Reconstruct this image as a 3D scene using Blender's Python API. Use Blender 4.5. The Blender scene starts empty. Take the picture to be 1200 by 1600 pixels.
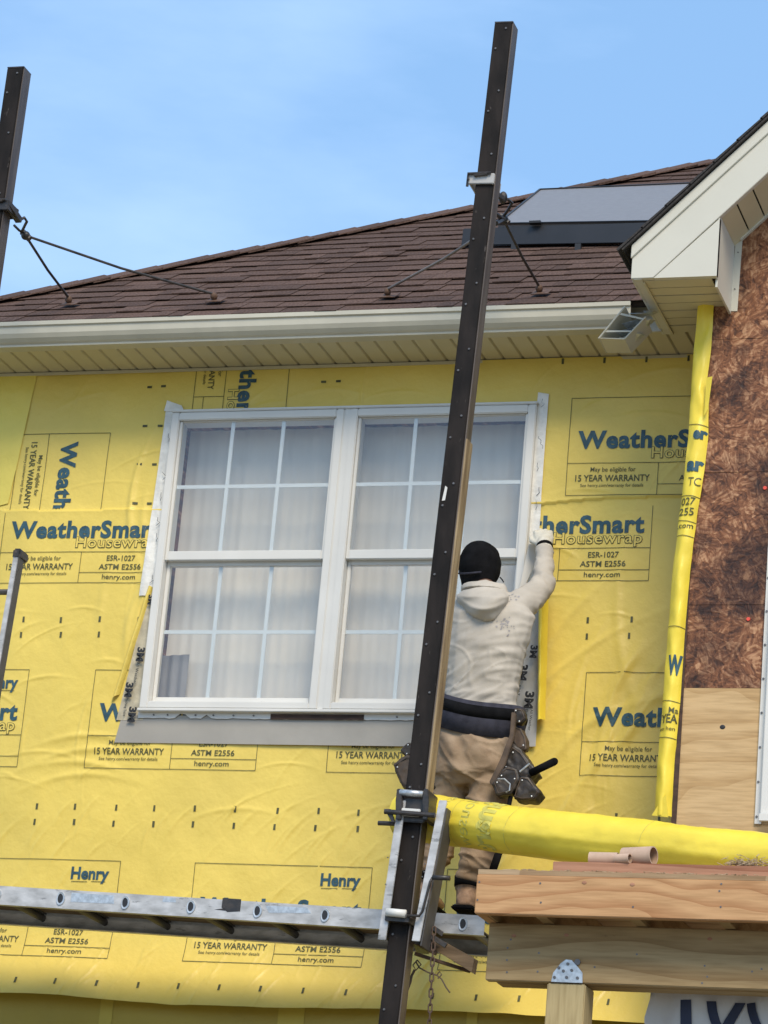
import bpy, bmesh, math, random
import numpy as np
from mathutils import Vector, Matrix, noise as mnoise
random.seed(7); rng = np.random.RandomState(11)
S = bpy.context.scene; COL = S.collection
rad = math.radians

# ------------------------------------------------------------------ camera
YAW, PITCH, ROLL, FPX = -0.322452777, 0.311736573, 0.0894676506, 4787.92574
CAMP = Vector((0.0, -13.0617, 1.6))
_f = Vector((math.sin(YAW)*math.cos(PITCH), math.cos(YAW)*math.cos(PITCH), math.sin(PITCH)))
_r0 = Vector((math.cos(YAW), -math.sin(YAW), 0)); _u0 = _r0.cross(_f)
RT = _r0*math.cos(ROLL) + _u0*math.sin(ROLL); UP = -_r0*math.sin(ROLL) + _u0*math.cos(ROLL); FW = _f
cd = bpy.data.cameras.new('camera'); cam = bpy.data.objects.new('camera', cd); COL.objects.link(cam)
cd.sensor_fit = 'VERTICAL'; cd.sensor_height = 24; cd.lens = FPX/1600*24; cd.clip_start = .1; cd.clip_end = 3000
m = Matrix.Identity(4)
for i in range(3):
    m[i][0] = RT[i]; m[i][1] = UP[i]; m[i][2] = -FW[i]; m[i][3] = CAMP[i]
cam.matrix_world = m; S.camera = cam

def ray(px, py): return RT*(px-600) + UP*(800-py) + FW*FPX
def at(px, py, Y):                       # photo pixel -> point on the plane y = Y
    v = ray(px, py); return CAMP + v*((Y-CAMP.y)/v.y)
def onplane(px, py, p0, n):
    v = ray(px, py); return CAMP + v*((Vector(p0)-CAMP).dot(n)/v.dot(n))

# ------------------------------------------------------------------ light
SUN_EL, SUN_AZ = rad(46), rad(26)        # azimuth from the wall's outward normal towards +X
w = bpy.data.worlds.new('World'); S.world = w; w.use_nodes = True
nt = w.node_tree; nt.nodes.clear()
def wn(t, **k):
    n = nt.nodes.new(t)
    for a, b in k.items(): setattr(n, a, b)
    return n
out = wn('ShaderNodeOutputWorld'); bg = wn('ShaderNodeBackground'); sky = wn('ShaderNodeTexSky')
sky.sky_type = 'NISHITA'; sky.sun_disc = False; sky.sun_elevation = SUN_EL
sky.sun_rotation = math.pi - SUN_AZ; sky.air_density = 1.0; sky.dust_density = .6; sky.ozone_density = 2.0
tc = wn('ShaderNodeTexCoord'); mp = wn('ShaderNodeMapping'); mp.inputs['Scale'].default_value = (1.6, 1.6, 5)
mp.inputs['Rotation'].default_value = (.1, .25, .3)
nz = wn('ShaderNodeTexNoise'); nz.inputs['Scale'].default_value = 2.0; nz.inputs['Detail'].default_value = 7; nz.inputs['Roughness'].default_value = .55
rp = wn('ShaderNodeValToRGB'); rp.color_ramp.elements[0].position = .42; rp.color_ramp.elements[1].position = .74
rp.color_ramp.elements[0].color = (.02,)*3+(1,); rp.color_ramp.elements[1].color = (.46,)*3+(1,)
hz_ = wn('ShaderNodeMix', data_type='RGBA'); hz_.inputs['Factor'].default_value = .42; hz_.inputs['B'].default_value = (3.7, 7.1, 12.0, 1)
mx = wn('ShaderNodeMix', data_type='RGBA'); mx.inputs['B'].default_value = (6.6, 8.6, 11.5, 1)
L = nt.links.new
L(tc.outputs['Generated'], mp.inputs['Vector']); L(mp.outputs[0], nz.inputs['Vector']); L(nz.outputs['Fac'], rp.inputs['Fac'])
L(rp.outputs[0], mx.inputs['Factor']); L(sky.outputs[0], hz_.inputs['A']); L(hz_.outputs['Result'], mx.inputs['A']); L(mx.outputs['Result'], bg.inputs['Color'])
bg.inputs['Strength'].default_value = .125; L(bg.outputs[0], out.inputs['Surface'])
sd = bpy.data.lights.new('sun', 'SUN'); sd.energy = 3.1; sd.angle = rad(26); sd.color = (1, .87, .68)
so = bpy.data.objects.new('sun', sd); COL.objects.link(so)
sdir = Vector((math.sin(SUN_AZ)*math.cos(SUN_EL), -math.cos(SUN_AZ)*math.cos(SUN_EL), math.sin(SUN_EL)))
so.rotation_euler = sdir.to_track_quat('Z', 'Y').to_euler(); so.location = (3, -9, 15)
S.view_settings.view_transform = 'Standard'; S.view_settings.look = 'None'
S.view_settings.exposure = 0.08; S.view_settings.gamma = 1; S.view_settings.use_curve_mapping = False

# ------------------------------------------------------------------ materials
def M(name, col, rough=.55, metal=0., var=.12, scale=6., bump=0., bscale=80., spec=.5, col2=None, stretch=(1,1,1),
      rnd=0., trans=0., detail=5, lo=.35, hi=.65, sss=0., bdist=.01, coord='Object', rot=(0,0,0)):
    m = bpy.data.materials.new(name); m.use_nodes = True; t = m.node_tree; b = t.nodes['Principled BSDF']
    b.inputs['Roughness'].default_value = rough; b.inputs['Metallic'].default_value = metal
    b.inputs['Specular IOR Level'].default_value = spec
    tc = t.nodes.new('ShaderNodeTexCoord'); mp = t.nodes.new('ShaderNodeMapping'); mp.inputs['Scale'].default_value = stretch
    mp.inputs['Rotation'].default_value = rot
    t.links.new(tc.outputs[coord], mp.inputs['Vector'])
    n = t.nodes.new('ShaderNodeTexNoise'); n.inputs['Scale'].default_value = scale; n.inputs['Detail'].default_value = detail
    t.links.new(mp.outputs[0], n.inputs['Vector'])
    r = t.nodes.new('ShaderNodeValToRGB'); e = r.color_ramp.elements; e[0].position = lo; e[1].position = hi
    c2 = col2 or tuple(min(1, c*(1+var)) for c in col); c1 = col if col2 else tuple(c*(1-var) for c in col)
    e[0].color = (*c1, 1); e[1].color = (*c2, 1)
    t.links.new(n.outputs['Fac'], r.inputs['Fac']); last = r.outputs[0]
    if rnd:
        oi = t.nodes.new('ShaderNodeObjectInfo'); hs = t.nodes.new('ShaderNodeHueSaturation')
        mr = t.nodes.new('ShaderNodeMapRange'); mr.inputs['To Min'].default_value = 1-rnd; mr.inputs['To Max'].default_value = 1+rnd
        t.links.new(oi.outputs['Random'], mr.inputs[0]); t.links.new(mr.outputs[0], hs.inputs['Value'])
        t.links.new(last, hs.inputs['Color']); last = hs.outputs[0]
    t.links.new(last, b.inputs['Base Color'])
    if bump:
        n2 = t.nodes.new('ShaderNodeTexNoise'); n2.inputs['Scale'].default_value = bscale; n2.inputs['Detail'].default_value = 6
        t.links.new(mp.outputs[0], n2.inputs['Vector'])
        bp = t.nodes.new('ShaderNodeBump'); bp.inputs['Strength'].default_value = bump; bp.inputs['Distance'].default_value = bdist
        t.links.new(n2.outputs['Fac'], bp.inputs['Height']); t.links.new(bp.outputs[0], b.inputs['Normal'])
    if sss:
        b.inputs['Subsurface Weight'].default_value = sss; b.inputs['Subsurface Radius'].default_value = (.02, .01, .004)
    m['b'] = b.name
    return m
def bsdf(m): return m.node_tree.nodes['Principled BSDF']

M_wrap   = M('housewrap yellow', (.80, .605, .125), .40, var=.055, scale=2.2, bump=.17, bscale=26, spec=.45, bdist=.02, detail=7)
M_wrap2  = M('housewrap double layer', (.82, .66, .12), .42, var=.05, scale=3, bump=.25, bscale=18, bdist=.02)
M_lap    = M('housewrap seam lap', (.56, .43, .05), .45, var=.06)
M_lower  = M('housewrap lower shaded', (.44, .32, .030), .45, var=.08, scale=2.0, bump=.15, bscale=20, bdist=.02)  # darker than the upper wrap: the flap's shade is put into the colour
M_bright = M('housewrap bright yellow', (.88, .68, .060), .38, var=.06, scale=5, bump=.15, bscale=16, bdist=.02)
M_teal   = M('print teal', (.030, .085, .115), .5, var=.25, scale=30)
M_ink    = M('print dark olive', (.085, .085, .028), .55, var=.25, scale=40)
M_ghost  = M('print ghost', (.60, .53, .10), .45, var=.15, scale=30)
M_vinyl  = M('window vinyl white', (.70, .685, .64), .38, var=.03, scale=5)
M_white  = M('painted white aluminium', (.53, .50, .40), .34, var=.06, scale=2.2, stretch=(2.2, 1, 1.5), bump=.06, bscale=7, bdist=.02)
M_soffit = M('soffit vinyl cream', (.60, .54, .36), .5, var=.05, scale=4)
M_trim   = M('trim coil white', (.62, .595, .50), .36, var=.035, scale=2.5, bump=.05, bscale=6, bdist=.02)
M_grid   = M('window grid bar', (.82, .86, .86), .35, var=.02)
M_grey   = M('grey flashing coil', (.37, .345, .30), .42, var=.06, scale=5, bump=.1, bscale=10, bdist=.02)
M_tape   = M('translucent white flashing tape', (.80, .78, .72), .3, var=.10, scale=22, bump=.4, bscale=38)
M_tape2  = M('tan flashing tape', (.50, .44, .31), .35, var=.16, scale=26, bump=.3, bscale=30)
M_tape3  = M('silver flashing tape', (.48, .47, .45), .32, var=.08, scale=16, bump=.2, bscale=20)
M_black  = M('black print', (.02, .02, .022), .5, var=.2)
M_pole   = M('black rubber coated aluminium', (.010, .0085, .008), .7, col2=(.024, .019, .017), spec=.18, scale=14, bump=.3, bscale=60, stretch=(1, 1, .35), bdist=.004)
M_poles  = M('lit scuffed pole side', (.075, .058, .048), .5, col2=(.13, .105, .088), scale=20, bump=.2, bscale=80, stretch=(1, 1, .15), bdist=.004)  # scuffs, plus light from the right painted in as a lighter side
M_polebr = M('scuffed rod', (.20, .165, .14), .5, var=.2)
M_stripw = M('tan reflection strip', (.20, .135, .07), .7, col2=(.42, .31, .17), scale=16, bump=.4, bscale=60, stretch=(2, 2, .2), bdist=.004)  # tan stands in for yellow light reflected on the pole side
M_alu    = M('weathered aluminium', (.38, .375, .365), .45, metal=.2, col2=(.62, .61, .60), scale=22, bump=.25, bscale=60, stretch=(.5, 1, 1), bdist=.004)
M_alud   = M('dull aluminium side', (.085, .080, .075), .55, metal=0., var=.15, scale=14)
M_steel  = M('black painted steel', (.022, .021, .021), .42, col2=(.055, .045, .038), scale=30, bump=.25, bscale=70, bdist=.004)
M_rust   = M('rusty steel', (.075, .038, .022), .7, col2=(.14, .075, .04), scale=60, bump=.4, bscale=120, bdist=.003)
M_galv   = M('galvanised steel', (.55, .57, .58), .38, metal=.6, var=.18, scale=60)
M_bolt   = M('bolt head', (.16, .15, .145), .4, metal=.5, var=.2)
M_roofs  = M('asphalt shingle brown', (.068, .040, .030), .9, col2=(.135, .084, .064), scale=95, bump=.6, bscale=260, rnd=.20, spec=.2, bdist=.004, detail=8)
M_felt   = M('roof underlay', (.035, .025, .02), .95, var=.2)
M_drip   = M('black drip edge', (.022, .018, .016), .7, var=.3, scale=30, bump=.4, bscale=80)
M_panel  = M('solar panel sky grey', (.20, .195, .20), .5, var=.05, scale=30, bump=.1, bscale=200, spec=.55)  # grey base stands in for sky reflected at a grazing angle
M_skirt  = M('black panel skirt', (.018, .018, .02), .45, var=.15)
M_cloth  = M('cream hoodie fabric', (.49, .445, .38), .9, var=.09, scale=9, bump=.25, bscale=170, spec=.15, bdist=.003)
M_stain  = M('paint smudge', (.33, .31, .31), .9, var=.3)
M_pants  = M('khaki work trousers', (.26, .18, .115), .92, col2=(.42, .31, .21), scale=9, bump=.3, bscale=150, spec=.15, bdist=.003)
M_navy   = M('charcoal belt webbing', (.040, .040, .055), .8, var=.2, scale=30, bump=.3, bscale=160, spec=.2, bdist=.003)
M_dark   = M('black knit', (.008, .008, .009), .95, var=.3, scale=20, bump=.5, bscale=220, spec=.1, bdist=.003)
M_leath  = M('dark leather', (.018, .014, .011), .5, col2=(.055, .040, .027), scale=18, bump=.4, bscale=50, bdist=.006)
M_strap  = M('brown strap leather', (.10, .065, .04), .6, var=.3, scale=20)
M_boot   = M('tan boot leather', (.34, .205, .12), .65, var=.3, scale=22, bump=.3)
M_glove  = M('cream work glove', (.66, .62, .52), .9, var=.08, scale=40, bump=.4, bscale=150, bdist=.003)
M_skin   = M('skin', (.14, .07, .045), .5, var=.1, sss=.05)
M_card   = M('cardboard tube', (.52, .36, .26), .8, var=.10, scale=20)
M_cardi  = M('cardboard inside', (.34, .22, .14), .85, var=.12)
M_chain  = M('rusty chain', (.060, .038, .026), .65, col2=(.12, .07, .045), scale=60)
M_rope   = M('old twine', (.10, .07, .045), .9, var=.3)
M_tarp   = M('white tarp', (.58, .56, .54), .6, var=.07, scale=6, bump=.3, bscale=9, bdist=.03)
M_tarpn  = M('navy lettering', (.015, .022, .055), .6, var=.2)
M_curt   = M('sheer white curtain', (.84, .80, .73), .85, var=.03)
M_curtd  = M('grey curtain', (.36, .34, .33), .85, var=.05)
M_room   = M('room wall', (.30, .29, .28), .9)
M_ground = M('building site ground', (.17, .15, .11), .95, col2=(.26, .24, .18), scale=1.2, bump=.5, bscale=12)
M_splint = M('wood splinters', (.30, .20, .11), .9, col2=(.52, .40, .26), scale=40)
M_rwood  = M('stained brown shim', (.055, .028, .018), .7, var=.35, scale=40, stretch=(.3, 1, 1))
M_shadew   = M('shade toned board', (.10, .065, .035), .85, col2=(.19, .13, .075), scale=14, stretch=(.2, 2, 2), bump=.4, bscale=40)  # dark brown carries the shade around the walkway
M_cap    = M('red plastic cap', (.75, .08, .05), .5, var=.1)
M_dirt   = M('grass and dirt fringe', (.05, .07, .025), .95, var=.4, scale=5)

def wood(name, c1, c2, freq=5., dist=6., axis='Z', rough=.75, sx=(.35, 1, 1), knots=True, phase=0.):
    m = bpy.data.materials.new(name); m.use_nodes = True; t = m.node_tree; b = t.nodes['Principled BSDF']
    b.inputs['Roughness'].default_value = rough; b.inputs['Specular IOR Level'].default_value = .25
    tc = t.nodes.new('ShaderNodeTexCoord'); mp = t.nodes.new('ShaderNodeMapping'); mp.inputs['Scale'].default_value = sx
    mp.inputs['Location'].default_value = (phase, phase*.7, phase*.3)
    t.links.new(tc.outputs['Object'], mp.inputs['Vector'])
    n0 = t.nodes.new('ShaderNodeTexNoise'); n0.inputs['Scale'].default_value = 3.2; n0.inputs['Detail'].default_value = 2
    t.links.new(mp.outputs[0], n0.inputs['Vector'])
    # growth rings: contour lines of a smooth stretched field
    sep = t.nodes.new('ShaderNodeSeparateXYZ'); t.links.new(mp.outputs[0], sep.inputs[0])
    ma = t.nodes.new('ShaderNodeMath'); ma.operation = 'MULTIPLY_ADD'; ma.inputs[1].default_value = dist
    t.links.new(n0.outputs['Fac'], ma.inputs[0]); 
    mz = t.nodes.new('ShaderNodeMath'); mz.operation = 'MULTIPLY'; mz.inputs[1].default_value = freq
    t.links.new(sep.outputs[axis], mz.inputs[0]); t.links.new(mz.outputs[0], ma.inputs[2])
    si = t.nodes.new('ShaderNodeMath'); si.operation = 'FRACT'; t.links.new(ma.outputs[0], si.inputs[0])
    r = t.nodes.new('ShaderNodeValToRGB'); e = r.color_ramp.elements
    e[0].position = 0; e[0].color = (*c1, 1); e[1].position = 1; e[1].color = (*[a*.75+b_*.25 for a, b_ in zip(c2, c1)], 1)
    x = r.color_ramp.elements.new(.22); x.color = (*[a*.6+b_*.4 for a, b_ in zip(c1, c2)], 1)
    x = r.color_ramp.elements.new(.55); x.color = (*c2, 1)
    t.links.new(si.outputs[0], r.inputs['Fac'])
    nf = t.nodes.new('ShaderNodeTexNoise'); nf.inputs['Scale'].default_value = 60; nf.inputs['Detail'].default_value = 6
    mp2 = t.nodes.new('ShaderNodeMapping'); mp2.inputs['Scale'].default_value = tuple(.12 if s_ < .9 else 1.6 for s_ in sx)
    t.links.new(tc.outputs['Object'], mp2.inputs['Vector']); t.links.new(mp2.outputs[0], nf.inputs['Vector'])
    mm = t.nodes.new('ShaderNodeMix'); mm.data_type = 'RGBA'; mm.blend_type = 'MULTIPLY'; mm.inputs['Factor'].default_value = .55
    rr = t.nodes.new('ShaderNodeValToRGB'); rr.color_ramp.elements[0].position = .3; rr.color_ramp.elements[0].color = (.62, .58, .52, 1)
    rr.color_ramp.elements[1].position = .6; rr.color_ramp.elements[1].color = (1, 1, 1, 1)
    t.links.new(nf.outputs['Fac'], rr.inputs['Fac']); t.links.new(r.outputs[0], mm.inputs['A']); t.links.new(rr.outputs[0], mm.inputs['B'])
    t.links.new(mm.outputs['Result'], b.inputs['Base Color'])
    bp = t.nodes.new('ShaderNodeBump'); bp.inputs['Strength'].default_value = .3; bp.inputs['Distance'].default_value = .003
    t.links.new(nf.outputs['Fac'], bp.inputs['Height']); t.links.new(bp.outputs[0], b.inputs['Normal'])
    return m
M_rim   = wood('fir rim lumber', (.43, .215, .095), (.60, .355, .175), freq=17, dist=4.6, phase=1.7, sx=(.55, 1, 1))
M_beam  = wood('pine beam lumber', (.30, .19, .085), (.43, .30, .15), freq=13, dist=2.2, phase=5.2)
M_post  = wood('treated post lumber', (.36, .27, .13), (.48, .38, .20), freq=3, dist=2.5, axis='X', sx=(1, 1, .2))
M_plank = wood('red toned plank', (.30, .125, .07), (.46, .24, .15), freq=16, dist=2.0, phase=3)
M_ply   = wood('plywood panel', (.50, .325, .155), (.62, .43, .225), freq=8, dist=5.5, phase=8.1)
M_deck  = wood('deck plywood', (.34, .22, .12), (.5, .36, .22), freq=10, dist=2, axis='Y')

def osb():
    m = bpy.data.materials.new('stained strand board'); m.use_nodes = True; t = m.node_tree; b = t.nodes['Principled BSDF']
    b.inputs['Roughness'].default_value = .5; b.inputs['Specular IOR Level'].default_value = .4
    tc = t.nodes.new('ShaderNodeTexCoord')
    def N(k, **a):
        n = t.nodes.new(k)
        for p, v in a.items():
            if p in n.inputs: n.inputs[p].default_value = v
        return n
    wv = N('ShaderNodeTexNoise', Scale=9., Detail=3.); t.links.new(tc.outputs['Object'], wv.inputs['Vector'])
    mixv = t.nodes.new('ShaderNodeMix'); mixv.data_type = 'VECTOR'; mixv.inputs['Factor'].default_value = .025
    t.links.new(tc.outputs['Object'], mixv.inputs['A']); t.links.new(wv.outputs['Color'], mixv.inputs['B'])
    cols = []
    for seed, vs, sc in ((0., 21., (13, 1, 75)), (3.7, 16., (14, 1, 85)), (7.9, 27., (11, 1, 60))):
        of = N('ShaderNodeMapping'); of.inputs['Location'].default_value = (seed, 0, seed*.6); of.inputs['Scale'].default_value = (1, .01, 1)
        t.links.new(mixv.outputs['Result'], of.inputs['Vector'])
        cell = N('ShaderNodeTexVoronoi', Scale=vs); t.links.new(of.outputs[0], cell.inputs['Vector'])
        sc_ = t.nodes.new('ShaderNodeSeparateColor'); t.links.new(cell.outputs['Color'], sc_.inputs[0])
        an = t.nodes.new('ShaderNodeMath'); an.operation = 'MULTIPLY'; an.inputs[1].default_value = 3.14; t.links.new(sc_.outputs[0], an.inputs[0])
        vr = t.nodes.new('ShaderNodeVectorRotate'); vr.rotation_type = 'Y_AXIS'; t.links.new(of.outputs[0], vr.inputs['Vector']); t.links.new(an.outputs[0], vr.inputs['Angle'])
        mp = N('ShaderNodeMapping'); mp.inputs['Scale'].default_value = sc; t.links.new(vr.outputs[0], mp.inputs['Vector'])
        v = N('ShaderNodeTexNoise', Scale=1.0, Detail=1.5); t.links.new(mp.outputs[0], v.inputs['Vector'])
        am = t.nodes.new('ShaderNodeMath'); am.operation = 'MULTIPLY_ADD'; am.inputs[1].default_value = 1.15; t.links.new(v.outputs['Fac'], am.inputs[0])
        am2 = t.nodes.new('ShaderNodeMath'); am2.operation = 'MULTIPLY_ADD'; am2.inputs[1].default_value = .30; am2.inputs[2].default_value = -.22; t.links.new(sc_.outputs[1], am2.inputs[0])
        t.links.new(am2.outputs[0], am.inputs[2]); cols.append(am.outputs[0])
    a = t.nodes.new('ShaderNodeMath'); a.operation = 'ADD'; t.links.new(cols[0], a.inputs[0]); t.links.new(cols[1], a.inputs[1])
    a2 = t.nodes.new('ShaderNodeMath'); a2.operation = 'ADD'; t.links.new(a.outputs[0], a2.inputs[0]); t.links.new(cols[2], a2.inputs[1])
    big = N('ShaderNodeTexNoise', Scale=4.2, Detail=5., Roughness=.65); t.links.new(tc.outputs['Object'], big.inputs['Vector'])
    r = t.nodes.new('ShaderNodeValToRGB'); e = r.color_ramp.elements
    e[0].position = .36; e[0].color = (.075, .026, .010, 1); e[1].position = .68; e[1].color = (.50, .27, .14, 1)
    x = e.new(.52); x.color = (.23, .088, .034, 1)
    dv = t.nodes.new('ShaderNodeMath'); dv.operation = 'DIVIDE'; dv.inputs[1].default_value = 3; t.links.new(a2.outputs[0], dv.inputs[0])
    t.links.new(dv.outputs[0], r.inputs['Fac'])
    r2 = t.nodes.new('ShaderNodeValToRGB'); r2.color_ramp.elements[0].position = .36; r2.color_ramp.elements[0].color = (.22, .18, .17, 1)
    r2.color_ramp.elements[1].position = .52; r2.color_ramp.elements[1].color = (1, 1, 1, 1)
    t.links.new(big.outputs['Fac'], r2.inputs['Fac'])
    mm = t.nodes.new('ShaderNodeMix'); mm.data_type = 'RGBA'; mm.blend_type = 'MULTIPLY'; mm.inputs['Factor'].default_value = .9
    t.links.new(r.outputs[0], mm.inputs['A']); t.links.new(r2.outputs[0], mm.inputs['B']); t.links.new(mm.outputs['Result'], b.inputs['Base Color'])
    bp = t.nodes.new('ShaderNodeBump'); bp.inputs['Strength'].default_value = .5; bp.inputs['Distance'].default_value = .004
    t.links.new(a2.outputs[0], bp.inputs['Height']); t.links.new(bp.outputs[0], b.inputs['Normal'])
    return m
M_osb = osb()

def glassmat():
    m = bpy.data.materials.new('window glass'); m.use_nodes = True; t = m.node_tree; t.nodes.clear()
    o = t.nodes.new('ShaderNodeOutputMaterial'); tr = t.nodes.new('ShaderNodeBsdfTransparent'); gl = t.nodes.new('ShaderNodeBsdfGlossy')
    tr.inputs['Color'].default_value = (.93, .93, .92, 1); gl.inputs['Roughness'].default_value = .03; gl.inputs['Color'].default_value = (.9, .95, 1, 1)
    mx = t.nodes.new('ShaderNodeMixShader'); fr = t.nodes.new('ShaderNodeLayerWeight'); fr.inputs['Blend'].default_value = .5
    pw = t.nodes.new('ShaderNodeMath'); pw.operation = 'POWER'; pw.inputs[1].default_value = 3.0
    mr = t.nodes.new('ShaderNodeMath'); mr.operation = 'MULTIPLY_ADD'; mr.inputs[1].default_value = .6; mr.inputs[2].default_value = .055
    t.links.new(fr.outputs['Facing'], pw.inputs[0]); t.links.new(pw.outputs[0], mr.inputs[0]); t.links.new(mr.outputs[0], mx.inputs[0])
    t.links.new(tr.outputs[0], mx.inputs[1]); t.links.new(gl.outputs[0], mx.inputs[2]); t.links.new(mx.outputs[0], o.inputs[0])
    return m
M_glass = glassmat()

def add_scuffs(m, col, thr=.66, scale=(30, 30, 5), amount=.8):
    t = m.node_tree; b = t.nodes['Principled BSDF']; src = b.inputs['Base Color'].links[0].from_socket
    tc = t.nodes.new('ShaderNodeTexCoord'); mp = t.nodes.new('ShaderNodeMapping'); mp.inputs['Scale'].default_value = scale; t.links.new(tc.outputs['Object'], mp.inputs['Vector'])
    n = t.nodes.new('ShaderNodeTexNoise'); n.inputs['Scale'].default_value = 1; n.inputs['Detail'].default_value = 8; n.inputs['Roughness'].default_value = .7; t.links.new(mp.outputs[0], n.inputs['Vector'])
    r = t.nodes.new('ShaderNodeValToRGB'); r.color_ramp.elements[0].position = thr; r.color_ramp.elements[1].position = thr+.04
    r.color_ramp.elements[0].color = (0, 0, 0, 1); r.color_ramp.elements[1].color = (amount,)*3+(1,); t.links.new(n.outputs['Fac'], r.inputs['Fac'])
    mx = t.nodes.new('ShaderNodeMix'); mx.data_type = 'RGBA'; mx.inputs['B'].default_value = (*col, 1)
    t.links.new(r.outputs[0], mx.inputs['Factor']); t.links.new(src, mx.inputs['A']); t.links.new(mx.outputs['Result'], b.inputs['Base Color'])
add_scuffs(M_pole, (.10, .085, .075), .63, (26, 26, 7)); add_scuffs(M_alu, (.14, .14, .14), .60, (8, 20, 30), .6)
add_scuffs(M_steel, (.12, .09, .07), .62, (40, 40, 40), .6); add_scuffs(M_beam, (.16, .10, .05), .66, (5, 5, 22), .6); add_scuffs(M_rim, (.24, .13, .07), .68, (4, 5, 18), .6)
add_scuffs(M_pants, (.20, .15, .11), .62, (14, 14, 10), .45); add_scuffs(M_cloth, (.38, .35, .31), .66, (12, 12, 12), .35); add_scuffs(M_wrap, (.58, .45, .12), .68, (5, 5, 7), .35)
# ------------------------------------------------------------------ builders
def link(name, me, mat=None, parent=None, smooth=False, kind=None, label=None):
    o = bpy.data.objects.new(name, me); COL.objects.link(o)
    if mat is not None:
        mats = mat if isinstance(mat, (list, tuple)) else [mat]
        if not me.materials:
            for mm in mats: me.materials.append(mm)
    if smooth: me.polygons.foreach_set('use_smooth', [True]*len(me.polygons))
    if parent is not None:
        o.parent = parent; o.matrix_parent_inverse = PINV[parent.name]
    PINV[o.name] = (PINV[parent.name] if parent is not None else Matrix.Identity(4)) if o.type != 'EMPTY' else None
    if parent is not None: PINV[o.name] = Matrix.Identity(4)
    if kind: o['kind'] = kind
    if label: o['label'] = label
    return o
PINV = {}
def thing(name, label, cat, loc=(0, 0, 0), group=None):
    o = bpy.data.objects.new(name, None); COL.objects.link(o); o.location = loc; o.empty_display_size = .1
    o['label'] = label; o['category'] = cat
    if group: o['group'] = group
    PINV[o.name] = Matrix.Translation(loc).inverted()
    return o
def tag(o, label, cat, group=None):
    o['label'] = label; o['category'] = cat
    if group: o['group'] = group
    return o

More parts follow.
